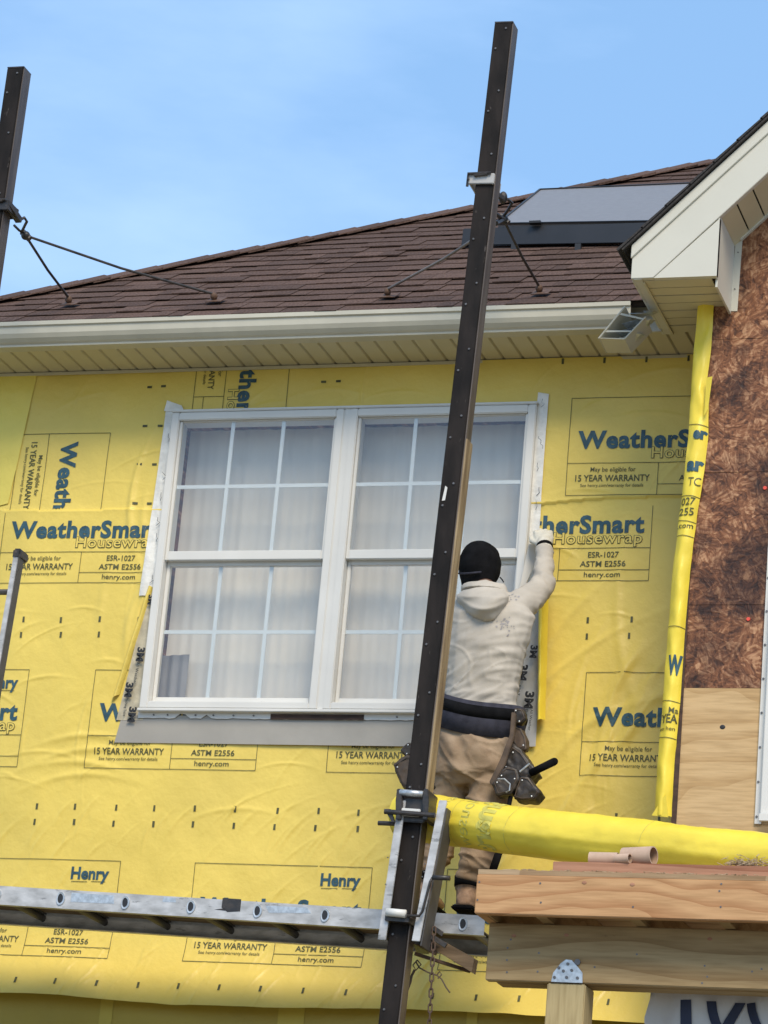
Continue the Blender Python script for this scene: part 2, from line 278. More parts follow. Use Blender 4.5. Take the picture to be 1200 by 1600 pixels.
class MB:
    def __init__(s): s.v = []; s.f = []; s.mi = []; s.cur = 0
    def add(s, vs, fs):
        b = len(s.v); s.v += [tuple(p) for p in vs]
        for f in fs: s.f.append(tuple(b+i for i in f)); s.mi.append(s.cur)
    def box(s, x0, x1, y0, y1, z0, z1):
        s.add([(x0,y0,z0),(x1,y0,z0),(x1,y1,z0),(x0,y1,z0),(x0,y0,z1),(x1,y0,z1),(x1,y1,z1),(x0,y1,z1)],
              [(0,3,2,1),(4,5,6,7),(0,1,5,4),(1,2,6,5),(2,3,7,6),(3,0,4,7)]); return s
    def prism(s, pts, d):                # polygon pts extruded by d
        d = Vector(d); n = len(pts); a = [Vector(p) for p in pts]; b = [p+d for p in a]
        fs = [tuple(range(n))[::-1], tuple(range(n, 2*n))] + [(i, (i+1) % n, n+(i+1) % n, n+i) for i in range(n)]
        s.add(a+b, fs); return s
    def bar(s, a, b, w, h, up=(0, 0, 1)):
        a = Vector(a); b = Vector(b); t = (b-a).normalized(); sd = t.cross(Vector(up)).normalized(); u = sd.cross(t)
        pts = [a+sd*x*w/2+u*y*h/2 for x, y in ((-1,-1),(1,-1),(1,1),(-1,1))]; return s.prism(pts, b-a)
    def tube(s, pts, r, n=8, caps=True):
        P = [Vector(p) for p in pts]; R = r if isinstance(r, (list, tuple)) else [r]*len(P)
        ref = None; rings = []
        for i, p in enumerate(P):
            t = ((P[min(i+1, len(P)-1)]-P[max(i-1, 0)])).normalized()
            if ref is None: ref = t.orthogonal().normalized()
            ref = (ref - t*ref.dot(t)).normalized(); bi = t.cross(ref)
            rings.append([p+(ref*math.cos(k*2*math.pi/n)+bi*math.sin(k*2*math.pi/n))*R[i] for k in range(n)])
        vs = [q for rr in rings for q in rr]; fs = []
        for i in range(len(P)-1):
            for k in range(n): fs.append((i*n+k, i*n+(k+1) % n, (i+1)*n+(k+1) % n, (i+1)*n+k))
        if caps: fs += [tuple(range(n))[::-1], tuple((len(P)-1)*n+k for k in range(n))]
        s.add(vs, fs); return s
    def loft(s, rings):                  # rings: (centre, wide axis vector, deep axis vector)
        n = 20; vs = []
        for c, u, v in rings:
            for k in range(n):
                a = 2*math.pi*k/n; vs.append(Vector(c)+Vector(u)*math.cos(a)+Vector(v)*math.sin(a))
        fs = [(i*n+k, i*n+(k+1) % n, (i+1)*n+(k+1) % n, (i+1)*n+k) for i in range(len(rings)-1) for k in range(n)]
        fs += [tuple(range(n))[::-1], tuple((len(rings)-1)*n+k for k in range(n))]
        s.add(vs, fs); return s
    def ell(s, c, rx, ry, rz, nu=16, nv=10):
        c = Vector(c); vs = [c+Vector((0, 0, rz))]
        for j in range(1, nv):
            for i in range(nu):
                a = 2*math.pi*i/nu; b = math.pi*j/nv
                vs.append(c+Vector((rx*math.cos(a)*math.sin(b), ry*math.sin(a)*math.sin(b), rz*math.cos(b))))
        vs.append(c-Vector((0, 0, rz))); fs = []
        for i in range(nu): fs.append((0, 1+i, 1+(i+1) % nu)); fs.append((len(vs)-1, len(vs)-2-i, len(vs)-2-(i+1) % nu))
        for j in range(nv-2):
            for i in range(nu):
                a = 1+j*nu; fs.append((a+i, a+nu+i, a+nu+(i+1) % nu, a+(i+1) % nu))
        s.add(vs, fs); return s
    def mesh(s, name, fix=True):
        me = bpy.data.meshes.new(name); me.from_pydata(s.v, [], s.f); me.update()
        if any(s.mi): me.polygons.foreach_set('material_index', s.mi)
        if fix:
            b = bmesh.new(); b.from_mesh(me); bmesh.ops.recalc_face_normals(b, faces=b.faces); b.to_mesh(me); b.free()
        return me
    def obj(s, name, mat, parent=None, smooth=False, kind=None, bevel=0, label=None, auto=False):
        me = s.mesh(name)
        if bevel:
            b = bmesh.new(); b.from_mesh(me)
            bmesh.ops.bevel(b, geom=[e for e in b.edges if len(e.link_faces) == 2 and e.calc_face_angle() > .5], offset=bevel, segments=2, affect='EDGES', clamp_overlap=True)
            b.to_mesh(me); b.free()
        return link(name, me, mat, parent, smooth, kind, label)
def smooth_by_angle(o, ang=40):
    me = o.data; b = bmesh.new(); b.from_mesh(me)
    for f in b.faces: f.smooth = True
    for e in b.edges:
        if len(e.link_faces) == 2 and e.calc_face_angle() > rad(ang): e.smooth = False
    b.to_mesh(me); b.free(); return o
def voxel(mb, name, mat, parent, vox, smooth_it=4, disp=None, label=None):
    me = mb.mesh(name); o = bpy.data.objects.new(name, me); COL.objects.link(o)
    md = o.modifiers.new('r', 'REMESH'); md.mode = 'VOXEL'; md.voxel_size = vox
    if smooth_it:
        sm = o.modifiers.new('s', 'SMOOTH'); sm.factor = .6; sm.iterations = smooth_it
    dg = bpy.context.evaluated_depsgraph_get(); dg.update()
    m2 = bpy.data.meshes.new_from_object(o.evaluated_get(dg)); m2.name = name
    bpy.data.objects.remove(o); bpy.data.meshes.remove(me); m2.materials.clear()
    if disp:
        nrm = [v.normal.copy() for v in m2.vertices]
        for v, n in zip(m2.vertices, nrm): v.co += n*disp(v.co)
        m2.update()
    return link(name, m2, mat, parent, True, label=label)

# ------------------------------------------------------------------ text as flat print
_fc = {}
def glyphs(s, bold=0., res=3):
    k = (s, bold)
    if k in _fc: return _fc[k]
    c = bpy.data.curves.new('t', 'FONT'); c.body = s; c.size = 1; c.offset = bold; c.space_character = 1.08 if s in ('WeatherSmart', 'Housewrap') else 1.0; c.resolution_u = res; c.fill_mode = 'FRONT'; c.dimensions = '2D'
    o = bpy.data.objects.new('t', c); COL.objects.link(o); dg = bpy.context.evaluated_depsgraph_get(); dg.update()
    me = bpy.data.meshes.new_from_object(o.evaluated_get(dg))
    b = bmesh.new(); b.from_mesh(me); bmesh.ops.triangulate(b, faces=b.faces)
    for _ in range(2):
        le = [e for e in b.edges if e.calc_length() > .16]
        if not le: break
        bmesh.ops.subdivide_edges(b, edges=le, cuts=1); bmesh.ops.triangulate(b, faces=b.faces)
    v = np.array([p.co[:2] for p in b.verts]); b.verts.index_update(); f = [tuple(q.index for q in x.verts) for x in b.faces]; b.free()
    bpy.data.objects.remove(o); bpy.data.meshes.remove(me); _fc[k] = (v, f); return v, f
CAPH = None
def text_uv(s, x0, x1, base, cap, bold=0., ref_bold=None):
    """mesh of text s spanning x0..x1, baseline base, capital height cap (local metres)"""
    global CAPH
    if CAPH is None: CAPH = glyphs('H')[0][:, 1].max()
    v, f = glyphs(s, bold); r = glyphs(s, ref_bold if ref_bold is not None else bold)[0]
    a, b = r[:, 0].min(), r[:, 0].max(); w_ = v.copy()
    w_[:, 0] = x0 + (v[:, 0]-a)/(b-a)*(x1-x0); w_[:, 1] = base + v[:, 1]/CAPH*cap
    return w_, f
def line_uv(p, q, wd=.0028, step=.03):
    p = np.array(p, float); q = np.array(q, float); n = max(1, int(np.linalg.norm(q-p)/step)); t = (q-p)/np.linalg.norm(q-p); s = np.array([-t[1], t[0]])*wd/2
    vs = []; fs = []
    for i in range(n+1):
        c = p+(q-p)*i/n; vs += [c+s, c-s]
    for i in range(n): fs.append((2*i, 2*i+1, 2*i+3, 2*i+2))
    return np.array(vs), fs

# ------------------------------------------------------------------ wrap surface
_g = rng.rand(4, 64, 64)
def vn(x, y, k=0):
    x = np.asarray(x, float); y = np.asarray(y, float); xi = np.floor(x).astype(int); yi = np.floor(y).astype(int); fx = x-xi; fy = y-yi
    fx = fx*fx*(3-2*fx); fy = fy*fy*(3-2*fy); G = _g[k]; g = lambda a, b: G[a % 64, b % 64]
    return (g(xi, yi)*(1-fx)+g(xi+1, yi)*fx)*(1-fy)+(g(xi, yi+1)*(1-fx)+g(xi+1, yi+1)*fx)*fy - .5
CR = []
for i in range(150):
    x = rng.uniform(-6.5, -2.8); z = rng.uniform(4.4, 6.75); a = rng.choice([rng.normal(.15, .35), rng.normal(1.1, .4)])
    CR.append((x, z, a, rng.uniform(.05, .22), rng.uniform(.0008, .0028), rng.uniform(.004, .012)))
for i in range(190):                      # short slanting ripples low on the wall
    x = rng.uniform(-6.4, -2.8); z = rng.uniform(3.7, 4.6)
    CR.append((x, z, rng.normal(1.0, .12), rng.uniform(.04, .13), rng.uniform(.0012, .0035), rng.uniform(.005, .010)))
for i in range(16):                       # long drag folds by the right jamb and the wing corner
    CR.append((rng.uniform(-3.55, -3.0), rng.uniform(4.6, 5.6), rng.normal(1.15, .25), rng.uniform(.15, .45), rng.uniform(.003, .006), rng.uniform(.015, .03)))
for i in range(9):
    CR.append((rng.uniform(-5.75, -5.5), rng.uniform(5.5, 6.2), rng.normal(1.5, .12), rng.uniform(.15, .3), rng.uniform(.003, .006), rng.uniform(.012, .022)))
for z_, a_ in ((4.93, .05), (4.86, .12), (4.80, -.06), (4.74, .08)):
    CR.append((-5.75, z_, a_, .22, .004, .016))
def flapk(x, z):
    return np.clip((4.02-z)/.36, 0, 1.4)
def H(x, z):
    x = np.asarray(x, float); z = np.asarray(z, float)
    h = .014*vn(x*1.7+3, z*1.5+7, 0) + .009*vn(x*4.1+9, z*3.2, 1) + .0038*vn(x*9+z*5, z*7-x*2, 2) + .0018*vn(x*17-z*9, z*13+x*6, 3)
    for (cx, cz, a, ln, am, wd) in CR:
        m_ = (np.abs(x-cx) < ln*2.2) & (np.abs(z-cz) < ln*2.2)
        if not m_.any(): continue
        dx = x[m_]-cx; dz = z[m_]-cz; u = dx*math.cos(a)+dz*math.sin(a); v = -dx*math.sin(a)+dz*math.cos(a) + .15*u*u/ln
        h[m_] += 1.5*am*np.exp(-(v/wd)**2-(u/ln)**2)
    k = flapk(x, z); h += k**1.5*(.13+.05*vn(x*2.1, z*0+2, 1)+.02*vn(x*7+z*3, z*2, 2))
    return h
def step(x, a, b): t = np.clip((x-a)/(b-a), 0, 1); return t*t*(3-2*t)
def surf(x, z, lift=0.):
    x = np.atleast_1d(np.asarray(x, float)); z = np.atleast_1d(np.asarray(z, float))
    s = step(x, -4.7, -4.3)                                  # which sheet laps over which changes at the window
    seam = 6.062 + .012*vn(x*3, x*0, 2) + s*(.03*np.sin((x+3.6)*2.2))
    low = z < seam
    o = np.where(low, .008*(1-s), .010*s) + .004*np.exp(-np.abs(z-seam)/.02)
    return -(.012 + H(x, z) + o + lift)
def grid_obj(name, x0, x1, z0f, z1f, nx, nz, yf, mat, parent, kind=None, label=None):
    xs = np.linspace(x0, x1, nx); T = np.linspace(0, 1, nz); X, TT = np.meshgrid(xs, T); Z = z0f(X)+(z1f(X)-z0f(X))*TT
    Y = yf(X.ravel(), Z.ravel()); co = np.stack([X.ravel(), Y, Z.ravel()], 1).astype(np.float32)
    idx = np.arange(nx*nz).reshape(nz, nx); q = np.stack([idx[:-1, :-1].ravel(), idx[:-1, 1:].ravel(), idx[1:, 1:].ravel(), idx[1:, :-1].ravel()], 1)
    me = bpy.data.meshes.new(name); me.from_pydata(co.tolist(), [], q.tolist()); me.update()
    return link(name, me, mat, parent, True, kind, label)
def print_obj(name, items, place, mats, parent):
    """items: (verts uv, faces, material index, extra lift); place(u array, v array, lift) -> xyz array"""
    V = []; F = []; MI = []
    for v, f, mi, lf in items:
        b = len(V); P = place(v[:, 0], v[:, 1], lf); V += P.tolist(); F += [tuple(b+i for i in x) for x in f]; MI += [mi]*len(f)
    me = bpy.data.meshes.new(name); me.from_pydata(V, [], F); me.update(); me.polygons.foreach_set('material_index', MI)
    b = bmesh.new(); b.from_mesh(me)
    for fc in b.faces:
        if fc.normal.y > 0: fc.normal_flip()
    b.to_mesh(me); b.free()
    return link(name, me, mats, parent)
# ------------------------------------------------------------------ setting
g = MB(); g.box(-400, 400, -400, 400, -.5, 0); o = g.obj('ground', M_ground); o['kind'] = 'structure'

# ------------------------------------------------------------------ house
house = thing('house', 'two storey house being resided, yellow housewrap under a brown hip roof', 'house', (-3, 0, 0))
WX0, WX1, WZ0, WZ1 = -5.47, -3.64, 5.058, 6.541
b = MB(); b.box(-6.6, WX0+.02, .004, .18, 0, 6.785); b.box(WX1-.02, -2.5, .004, .18, 0, 6.785)
b.box(WX0+.02, WX1-.02, .004, .18, 0, WZ0+.02); b.box(WX0+.02, WX1-.02, .004, .18, WZ1-.02, 6.785)
b.box(-6.6, -6.45, .18, 8, 0, 6.785)
b.obj('wall_sheathing', M_osb, house)
# room behind the window
b = MB(); b.box(-6.4, -2.7, 2.5, 2.6, 4.2, 6.9); b.box(-6.44, -6.4, .18, 2.6, 4.2, 6.9); b.box(-2.7, -2.66, .18, 2.6, 4.2, 6.9)
b.box(-6.44, -2.66, .18, 2.6, 4.16, 4.2); b.box(-6.44, -2.66, .18, 2.6, 6.9, 6.94); b.obj('room_lining', M_room, house)

wrap = grid_obj('housewrap', -6.6, -2.62, lambda x: 3.665+.012*np.sin(x*3.1+1)+.006*vn(x*9, x*0), lambda x: x*0+6.784, 640, 500, surf, M_wrap, house,
                label='yellow printed housewrap sheets stapled over the upper wall')
def in_window(c): return WX0+.03 < c.x < WX1-.03 and WZ0+.03 < c.z < WZ1-.03
def cut(o, fn):
    b = bmesh.new(); b.from_mesh(o.data)
    bmesh.ops.delete(b, geom=[f for f in b.faces if fn(f.calc_center_median())], context='FACES'); b.to_mesh(o.data); b.free(); return o
cut(wrap, in_window)
# first-storey wrap, behind the hanging flap
def lowsurf(x, z): return -.008 - .006*(vn(x*1.5, z*1.5, 1)+.5) - .004*(vn(x*5, z*2, 2)+.5)
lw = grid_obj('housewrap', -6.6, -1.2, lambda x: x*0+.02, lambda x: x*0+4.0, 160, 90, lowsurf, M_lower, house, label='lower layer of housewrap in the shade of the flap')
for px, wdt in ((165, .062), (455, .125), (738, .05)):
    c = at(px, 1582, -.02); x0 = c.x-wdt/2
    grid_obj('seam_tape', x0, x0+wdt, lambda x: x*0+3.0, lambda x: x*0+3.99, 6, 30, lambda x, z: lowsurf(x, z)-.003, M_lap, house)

PW, PH = .855, .480
def panel(ox, oz, rot=0, height=PH, parts='all', clip=None, sheet=surf, par=wrap, henry=True):
    it = []
    sc = height/PH
    def T(*a, mi=0, lf=0., **k): v, f = text_uv(*a, **k); it.append((v*np.array([1, sc]), f, mi, lf))
    def LN(p, q): v, f = line_uv((p[0], p[1]*sc), (q[0], q[1]*sc)); it.append((v, f, 1, 0))
    LN((0, 0), (PW, 0)); LN((PW, 0), (PW, PH)); LN((PW, PH), (0, PH)); LN((0, PH), (0, 0))
    LN((0, .157), (PW, .157)); LN((.43, 0), (.43, .157)); LN((.43, .052), (PW, .052))
    T('WeatherSmart', .042, .822, .232, .080, mi=0, bold=.038)
    T('Housewrap', .395, .815, .180, .052, mi=1, bold=.040, ref_bold=.02)
    T('Housewrap', .395, .815, .180, .052, mi=2, lf=.0012, bold=.004, ref_bold=.02)
    if henry:
        T('Henry', .615, .805, .388, .056, mi=0, bold=.034)
        LN((.62, .374), (.70, .374)); LN((.72, .376), (.79, .376))
    T('May be eligible for', .112, .325, .115, .021, mi=1, bold=.006)
    T('15 YEAR WARRANTY', .042, .393, .068, .030, mi=1, bold=.014)
    T('See henry.com/warranty for details', .068, .365, .040, .015, mi=1, bold=.006)
    T('ESR-1027', .565, .710, .112, .026, mi=1, bold=.012)
    T('ASTM E2556', .530, .745, .068, .026, mi=1, bold=.012)
    T('henry.com', .552, .722, .018, .024, mi=1, bold=.010)
    c, s = math.cos(rot), math.sin(rot)
    def place(u, v, lf):
        x = ox+u*c-v*s; z = oz+u*s+v*c
        x = np.clip(x, -6.59, -2.64); z = np.clip(z, 3.7, 6.778)
        return np.stack([x, sheet(x, z, .0030+lf) if sheet is surf else sheet(x, z)-.002-lf, z], 1)
    return cut(print_obj('printed_panel', it, place, [M_teal, M_ink, M_wrap], par), in_window)
# items outside the sheet are cut rather than squashed: trim by deleting faces past a bound
for k in (-1, 0, 1, 2):                                   # middle row
    ox = -5.727+k*1.2005
    o = panel(ox, 4.772); cut(o, lambda c: c.x < -6.585 or c.x > -2.65)
for ox in (-6.345, -5.118, -3.905):                         # row cut by the walkway
    o = panel(ox, 3.868, height=.462); cut(o, lambda c: c.x < -6.585 or c.x > -2.65)
for ox in (-6.305, -3.921, -5.113):                         # upper row
    o = panel(ox, 5.688, henry=False); cut(o, lambda c: c.z > 6.05 or c.x < -6.585 or (c.x > -2.65))
o = panel(-3.480, 6.098, henry=False); cut(o, lambda c: c.x > -2.65)
o = panel(-6.285, 6.462, rot=-math.pi/2, henry=False); cut(o, lambda c: c.z < 6.072)
o = panel(-5.385, 7.065, rot=-math.pi/2, henry=False); cut(o, lambda c: c.z > 6.775 or c.z < 6.2)
# lower storey prints just coming into frame
for px, py in ((60, 1581), (445, 1588)):
    c = at(px, py, -.02)
    o = panel(c.x, c.z-.48, sheet=lowsurf, par=lw)
# staple marks
it = []
def tick(x, z, horiz=False):
    if x < -6.58 or x > -2.66: return
    a, b_ = (.010, .0045) if horiz else (.0045, .011)
    a *= 1.25; b_ *= 1.3; v = np.array([[x-a, z-b_], [x+a, z-b_], [x+a+rng.normal(0, .0006), z+b_], [x-a+rng.normal(0, .0006), z+b_]]); it.append((v, [(0, 1, 2, 3)], 0, 0))
for i in range(-3, 18):
    x = -6.137+i*.2
    for z in (5.502, 5.426, 4.586, 4.508): tick(x+rng.normal(0, .003)-(0 if z > 5 else .012), z+rng.normal(0, .002))
    tick(x+.03, 3.745)
    if x > -3.62: tick(x, 6.765)
for px, py in ((235, 606), (257, 605), (228, 667), (252, 667), (220, 727), (243, 727), (213, 788), (235, 788), (507, 598), (530, 597)):
    c = at(px, py, 0); tick(c.x, c.z, True)
o = cut(print_obj('staple_marks', it, lambda u, v, l: np.stack([u, surf(u, v, .0025), v], 1), [M_ink], wrap), in_window); o['kind'] = 'stuff'

# ------------------------------------------------------------------ loose flaps, tapes, flashings
def quadsheet(name, pts, mat, parent, n=10, m_=24, amp=.002, bulge=0., label=None, thick=0, sub=surf, lift=.004):
    """pts: four (x,z) corners bl, br, tr, tl laid over the wall surface"""
    P = [np.array(p, float) for p in pts]; V = []; F = []
    for j in range(m_+1):
        for i in range(n+1):
            u, t = i/n, j/m_; q = (P[0]*(1-u)+P[1]*u)*(1-t)+(P[3]*(1-u)+P[2]*u)*t
            y = float(sub(q[0], q[1], lift)[0]) - bulge*math.sin(math.pi*u) - amp*(mnoise.noise(Vector((q[0]*22, q[1]*14, 1)))+.4)
            V.append((q[0], y, q[1]))
    for j in range(m_):
        for i in range(n):
            a = j*(n+1)+i; F.append((a, a+1, a+n+2, a+n+1))
    me = bpy.data.meshes.new(name); me.from_pydata(V, [], F); me.update()
    return link(name, me, mat, parent, True, None, label)
flat = lambda Y: (lambda x, z, l: np.array([Y-l]))
quadsheet('housewrap_lap', [(-6.6, 6.02), (-6.30, 6.10), (-6.235, 6.775), (-6.6, 6.78)], M_wrap2, house, amp=.004, label='doubled brighter edge of the housewrap at upper left')
sill = MB(); sill.prism([(-5.588, -.030, 4.896), (-3.60, -.030, 4.893), (-3.60, -.030, 5.03), (-5.50, -.030, 5.03), (-5.568, -.030, 5.01)], (0, .004, 0))
sill.obj('sill_flashing', M_grey, house)
quadsheet('jamb_tape', [(-5.548, 5.62), (-5.462, 5.62), (-5.462, 6.585), (-5.522, 6.585)], M_tape, house, label='milky white flashing tape with marker scribbles beside the left jamb', lift=.006)
quadsheet('jamb_tape', [(-5.59, 5.005), (-5.455, 5.005), (-5.455, 5.66), (-5.50, 5.66)], M_tape2, house, label='tan flashing tape showing under the cut wrap', lift=.006)
quadsheet('jamb_tape', [(-3.655, 5.50), (-3.595, 5.50), (-3.592, 6.60), (-3.645, 6.61)], M_tape, house, label='milky white flashing tape beside the right jamb', lift=.006)
quadsheet('jamb_tape', [(-3.66, 4.895), (-3.535, 4.900), (-3.545, 5.60), (-3.65, 5.60)], M_tape3, house, label='silver flashing tape hanging below the right jamb', lift=.02)
quadsheet('housewrap_edge', [(-5.628, 5.10), (-5.592, 5.13), (-5.478, 5.66), (-5.505, 5.67)], M_wrap, house, n=8, bulge=.020, amp=.003, label='bright curled edge of the wrap cut on the diagonal')
quadsheet('corner_patch', [(-5.53, 6.565), (-5.42, 6.555), (-5.44, 6.59), (-5.52, 6.62)], M_tape, house, n=6, m_=6, amp=.006, lift=.008)
quadsheet('housewrap_flap', [(-3.530, 5.00), (-3.495, 5.02), (-3.52, 5.60), (-3.568, 5.60)], M_bright, house, n=10, bulge=.05, amp=.006, lift=.03, label='bright yellow strip of wrap hanging beside the worker')
# print on the tapes
def text_strip(par, s_list, Y, mats=(M_black,)):
    for (s, px, py, ln, cap, bold, ang) in s_list:
        v, f = text_uv(s, 0, ln, 0, cap, bold=bold); c = at(px, py, Y); ca, sa = math.cos(ang), math.sin(ang)
        print_obj('printed_lettering', [(v, f, 0, 0)], lambda u, w_, l: np.stack([c.x+u*ca-w_*sa, np.full(len(u), Y), c.z+u*sa+w_*ca], 1), list(mats), par)
tapes = [o for o in COL.objects if o.name.startswith('jamb_tape')]
A = -1.62
text_strip(tapes[1], [('3M', 216, 1011, .070, .034, .05, A), ('3M', 198, 1066, .072, .034, .05, A), ('3M', 203, 1104, .074, .034, .05, A),
                      ('All Weather', 214, 1034, .11, .014, .01, A), ('Flashing Tape', 197, 1090, .09, .012, .01, A), ('3M', 233, 929, .05, .026, .05, A)], -.044)
text_strip(tapes[3], [('3M', 812, 1038, .075, .038, .05, A), ('3M', 822, 1080, .080, .038, .05, A), ('3M', 830, 1008, .06, .03, .05, A),
                      ('All Weather', 829, 1108, .10, .012, .008, A), ('Flashing Tape', 821, 1108, .11, .012, .008, A), ('8067', 810, 1070, .05, .012, .008, A)], -.066)
scr = MB()
for px, py in ((262, 684), (256, 744), (249, 776), (247, 815), (243, 840), (237, 905), (848, 630), (838, 730), (842, 686), (840, 768), (845, 695), (836, 790)):
    c = at(px, py, -.036); a = rng.uniform(-1, 1)
    pts = [c+Vector((rng.normal(0, .006), 0, .022)), c+Vector((rng.normal(0, .006), 0, .004)), c+Vector((.010, 0, -.004)), c+Vector((rng.normal(0, .008), 0, -.02))]
    scr = MB(); scr.tube(pts, .0014, 4); scr.obj('marker_scribble', M_bolt, tapes[0] if px < 500 else tapes[2])

# ------------------------------------------------------------------ window pair
def window(x0, x1):
    z0, z1 = WZ0, WZ1; b = MB(); fw = .040
    b.box(x0, x0+fw, -.062, .06, z0, z1); b.box(x1-fw, x1, -.062, .06, z0, z1)
    b.box(x0+fw, x1-fw, -.062, .06, z1-.040, z1); b.box(x0+fw, x1-fw, -.062, .06, z0, z0+.034)
    wdw = b.obj('window', M_vinyl, house, bevel=.004, label='white double-hung window with three by two grids in each sash')
    def sash(a0, a1, c0, c1, yf, g0, g1, h0, h1):
        s = MB()                            # outer a0..a1, c0..c1; glass g0..g1, h0..h1
        s.box(a0, g0, yf, yf+.03, c0, c1); s.box(g1, a1, yf, yf+.03, c0, c1)
        s.box(g0, g1, yf, yf+.03, h1, c1); s.box(g0, g1, yf, yf+.03, c0, h0)
        s.obj('sash_frame', M_vinyl, wdw, bevel=.003)
        MB().box(g0-.004, g1+.004, yf+.008, yf+.011, h0-.004, h1+.004).obj('pane', M_glass, wdw)
        m_ = (h0+h1)/2; gb = MB(); t = .009; ya, yb = yf+.013, yf+.019
        xs = [g0+(g1-g0)*k/3 for k in (1, 2)]
        gb.box(g0, g1, ya, yb, m_-t, m_+t)
        for x in xs: gb.box(x-t, x+t, ya-.0005, yb+.0005, h0, m_-t); gb.box(x-t, x+t, ya-.0005, yb+.0005, m_+t, h1)
        gb.obj('grid_bar', M_grid, wdw)
    gi = .048
    sash(x0+.040, x1-.040, 5.792, z1-.040, -.046, x0+gi+.006, x1-gi-.006, 5.838, z1-.046)
    sash(x0+.041, x1-.041, z0+.036, 5.800, -.012, x0+gi+.010, x1-gi-.010, 5.124, 5.772)
    return wdw
wmid = -4.572
w1 = window(WX0, wmid-.014); w2 = window(wmid+.014, WX1)
MB().box(wmid-.0138, wmid+.0138, -.056, .05, WZ0, WZ1).obj('mullion', M_vinyl, house)
b = MB(); b.box(WX0-.004, WX1+.004, -.066, -.02, WZ1+.001, WZ1+.014); b.box(WX0-.006, WX1+.006, -.070, -.02, WZ0-.016, WZ0-.001)
b.obj('window_trim', M_vinyl, house, bevel=.003)
# ragged nailing fin below
pts = []; n = 70
for i in range(n+1):
    x = WX0-.01+(WX1+.02-WX0)*i/n; pts.append((x, -.037, 5.015+rng.normal(0, .0016)+(.020 if i in (8, 9, 13) else 0)))
pts += [(WX1+.01, -.037, WZ0-.014), (WX0-.01, -.037, WZ0-.014)]
MB().prism(pts, (0, .004, 0)).obj('nailing_fin', M_vinyl, house)
MB().box(-4.815, -4.36, -.042, -.0375, 5.014, 5.038).obj('wood_shim', M_rwood, house)
nb = MB()
for x in (-5.40, -5.33, -5.19, -5.10, -5.0, -4.9, -4.2, -4.1): nb.tube([(x, -.043, 5.030), (x, -.036, 5.030)], .004, 8)
nb.obj('fin_nails', M_bolt, house)
# curtains
def curtain(x0, x1, z0, z1, mat, label, seed, Y=.15, fold=.005):
    r = np.random.RandomState(seed); ph = r.rand(6)*6
    def f(x, z): return Y + fold*(.5*np.sin(x*34+ph[0]+.5*np.sin(z*1.3))+.35*np.sin(x*71+ph[1])+.5*np.sin(x*15+ph[2])+.25*np.sin(x*123+z*2+ph[3]))
    o = grid_obj('curtain', x0, x1, lambda x: x*0+z0, lambda x: x*0+z1, 260, 8, f, mat, None)
    return tag(o, label, 'curtain')
curtain(-5.52, -4.60, 4.95, 6.60, M_curt, 'sheer white pleated curtain behind the left window', 1)
curtain(-4.55, -3.60, 4.95, 6.60, M_curt, 'sheer white pleated curtain behind the right window', 2)
curtain(-5.46, -5.30, 5.0, 5.36, M_curtd, 'short grey drape in the lower left corner of the left window', 3, Y=.09, fold=.012)

# ------------------------------------------------------------------ eaves
def gutter_profile():
    return [(-.335, 6.870), (-.335, 6.772), (-.400, 6.772), (-.402, 6.782), (-.414, 6.790), (-.430, 6.806), (-.440, 6.826), (-.443, 6.858), (-.452, 6.864), (-.452, 6.884), (-.436, 6.888), (-.434, 6.878), (-.446, 6.874), (-.446, 6.868), (-.437, 6.862), (-.434, 6.828), (-.424, 6.809), (-.410, 6.795), (-.397, 6.776), (-.339, 6.776), (-.339, 6.870)]
gp = gutter_profile(); g = MB(); g.prism([(-7.05, y, z) for y, z in gp], (3.925, 0, 0)); g.obj('gutter', M_white, house)
MB().box(-7.05, -3.0, -.334, -.318, 6.779, 6.90).obj('fascia_board', M_white, house)
pm = MB(); w_ = .0935
pm.add([(0, 0, 0), (.078, 0, 0), (.086, 0, .009), (w_-.001, 0, .009), (w_-.001, .318, .009), (.086, .318, .009), (.078, .318, 0), (0, .318, 0)], [(0, 7, 6, 1), (1, 6, 5, 2), (2, 5, 4, 3)])
pme = pm.mesh('soffit_panel', False); pme.materials.append(M_soffit)
x = -7.0
while x < -2.80:
    o = link('soffit_panel', pme, None, house); o.location = (x, -.318, 6.789); x += w_
b = MB(); b.box(-7.0, -2.75, -.024, -.018, 6.770, 6.785); b.box(-7.0, -2.75, -.018, .004, 6.7765, 6.785); b.obj('soffit_channel', M_soffit, house)
# sprung gutter end hanging open
e = thing('gutter_elbow', 'white open gutter end with crumpled metal hanging below the eave corner', 'gutter piece', at(960, 540, -.6))
BL, BR, TR, TL = at(935.5, 529, -.66), at(976, 529.5, -.66), at(1009, 495, -.66), at(977, 479, -.66)
dep = at(948, 559, -.66)-BL; D = Vector((0, .145, -.012)); D2 = Vector((-.004, .145, -.012))
th = .004
def slab(mb, a, b_, c, d, t): 
    n_ = (Vector(b_)-Vector(a)).cross(Vector(d)-Vector(a)).normalized()*t; mb.prism([a, b_, c, d], n_)
b = MB(); slab(b, BL, BR, BR+D, BL+D, th); slab(b, BR, TR, TR+D, BR+D, th); slab(b, BL, TL, TL+D, BL+D, -th); slab(b, BL+D, BR+D, TR+D, TL+D, th)
b.obj('trough', M_white, e)
b = MB(); b.tube([BR, BL, TL], .005, 6); b.tube([BR, TR], .003, 6); b.obj('rolled_lip', M_white, e)
b = MB()
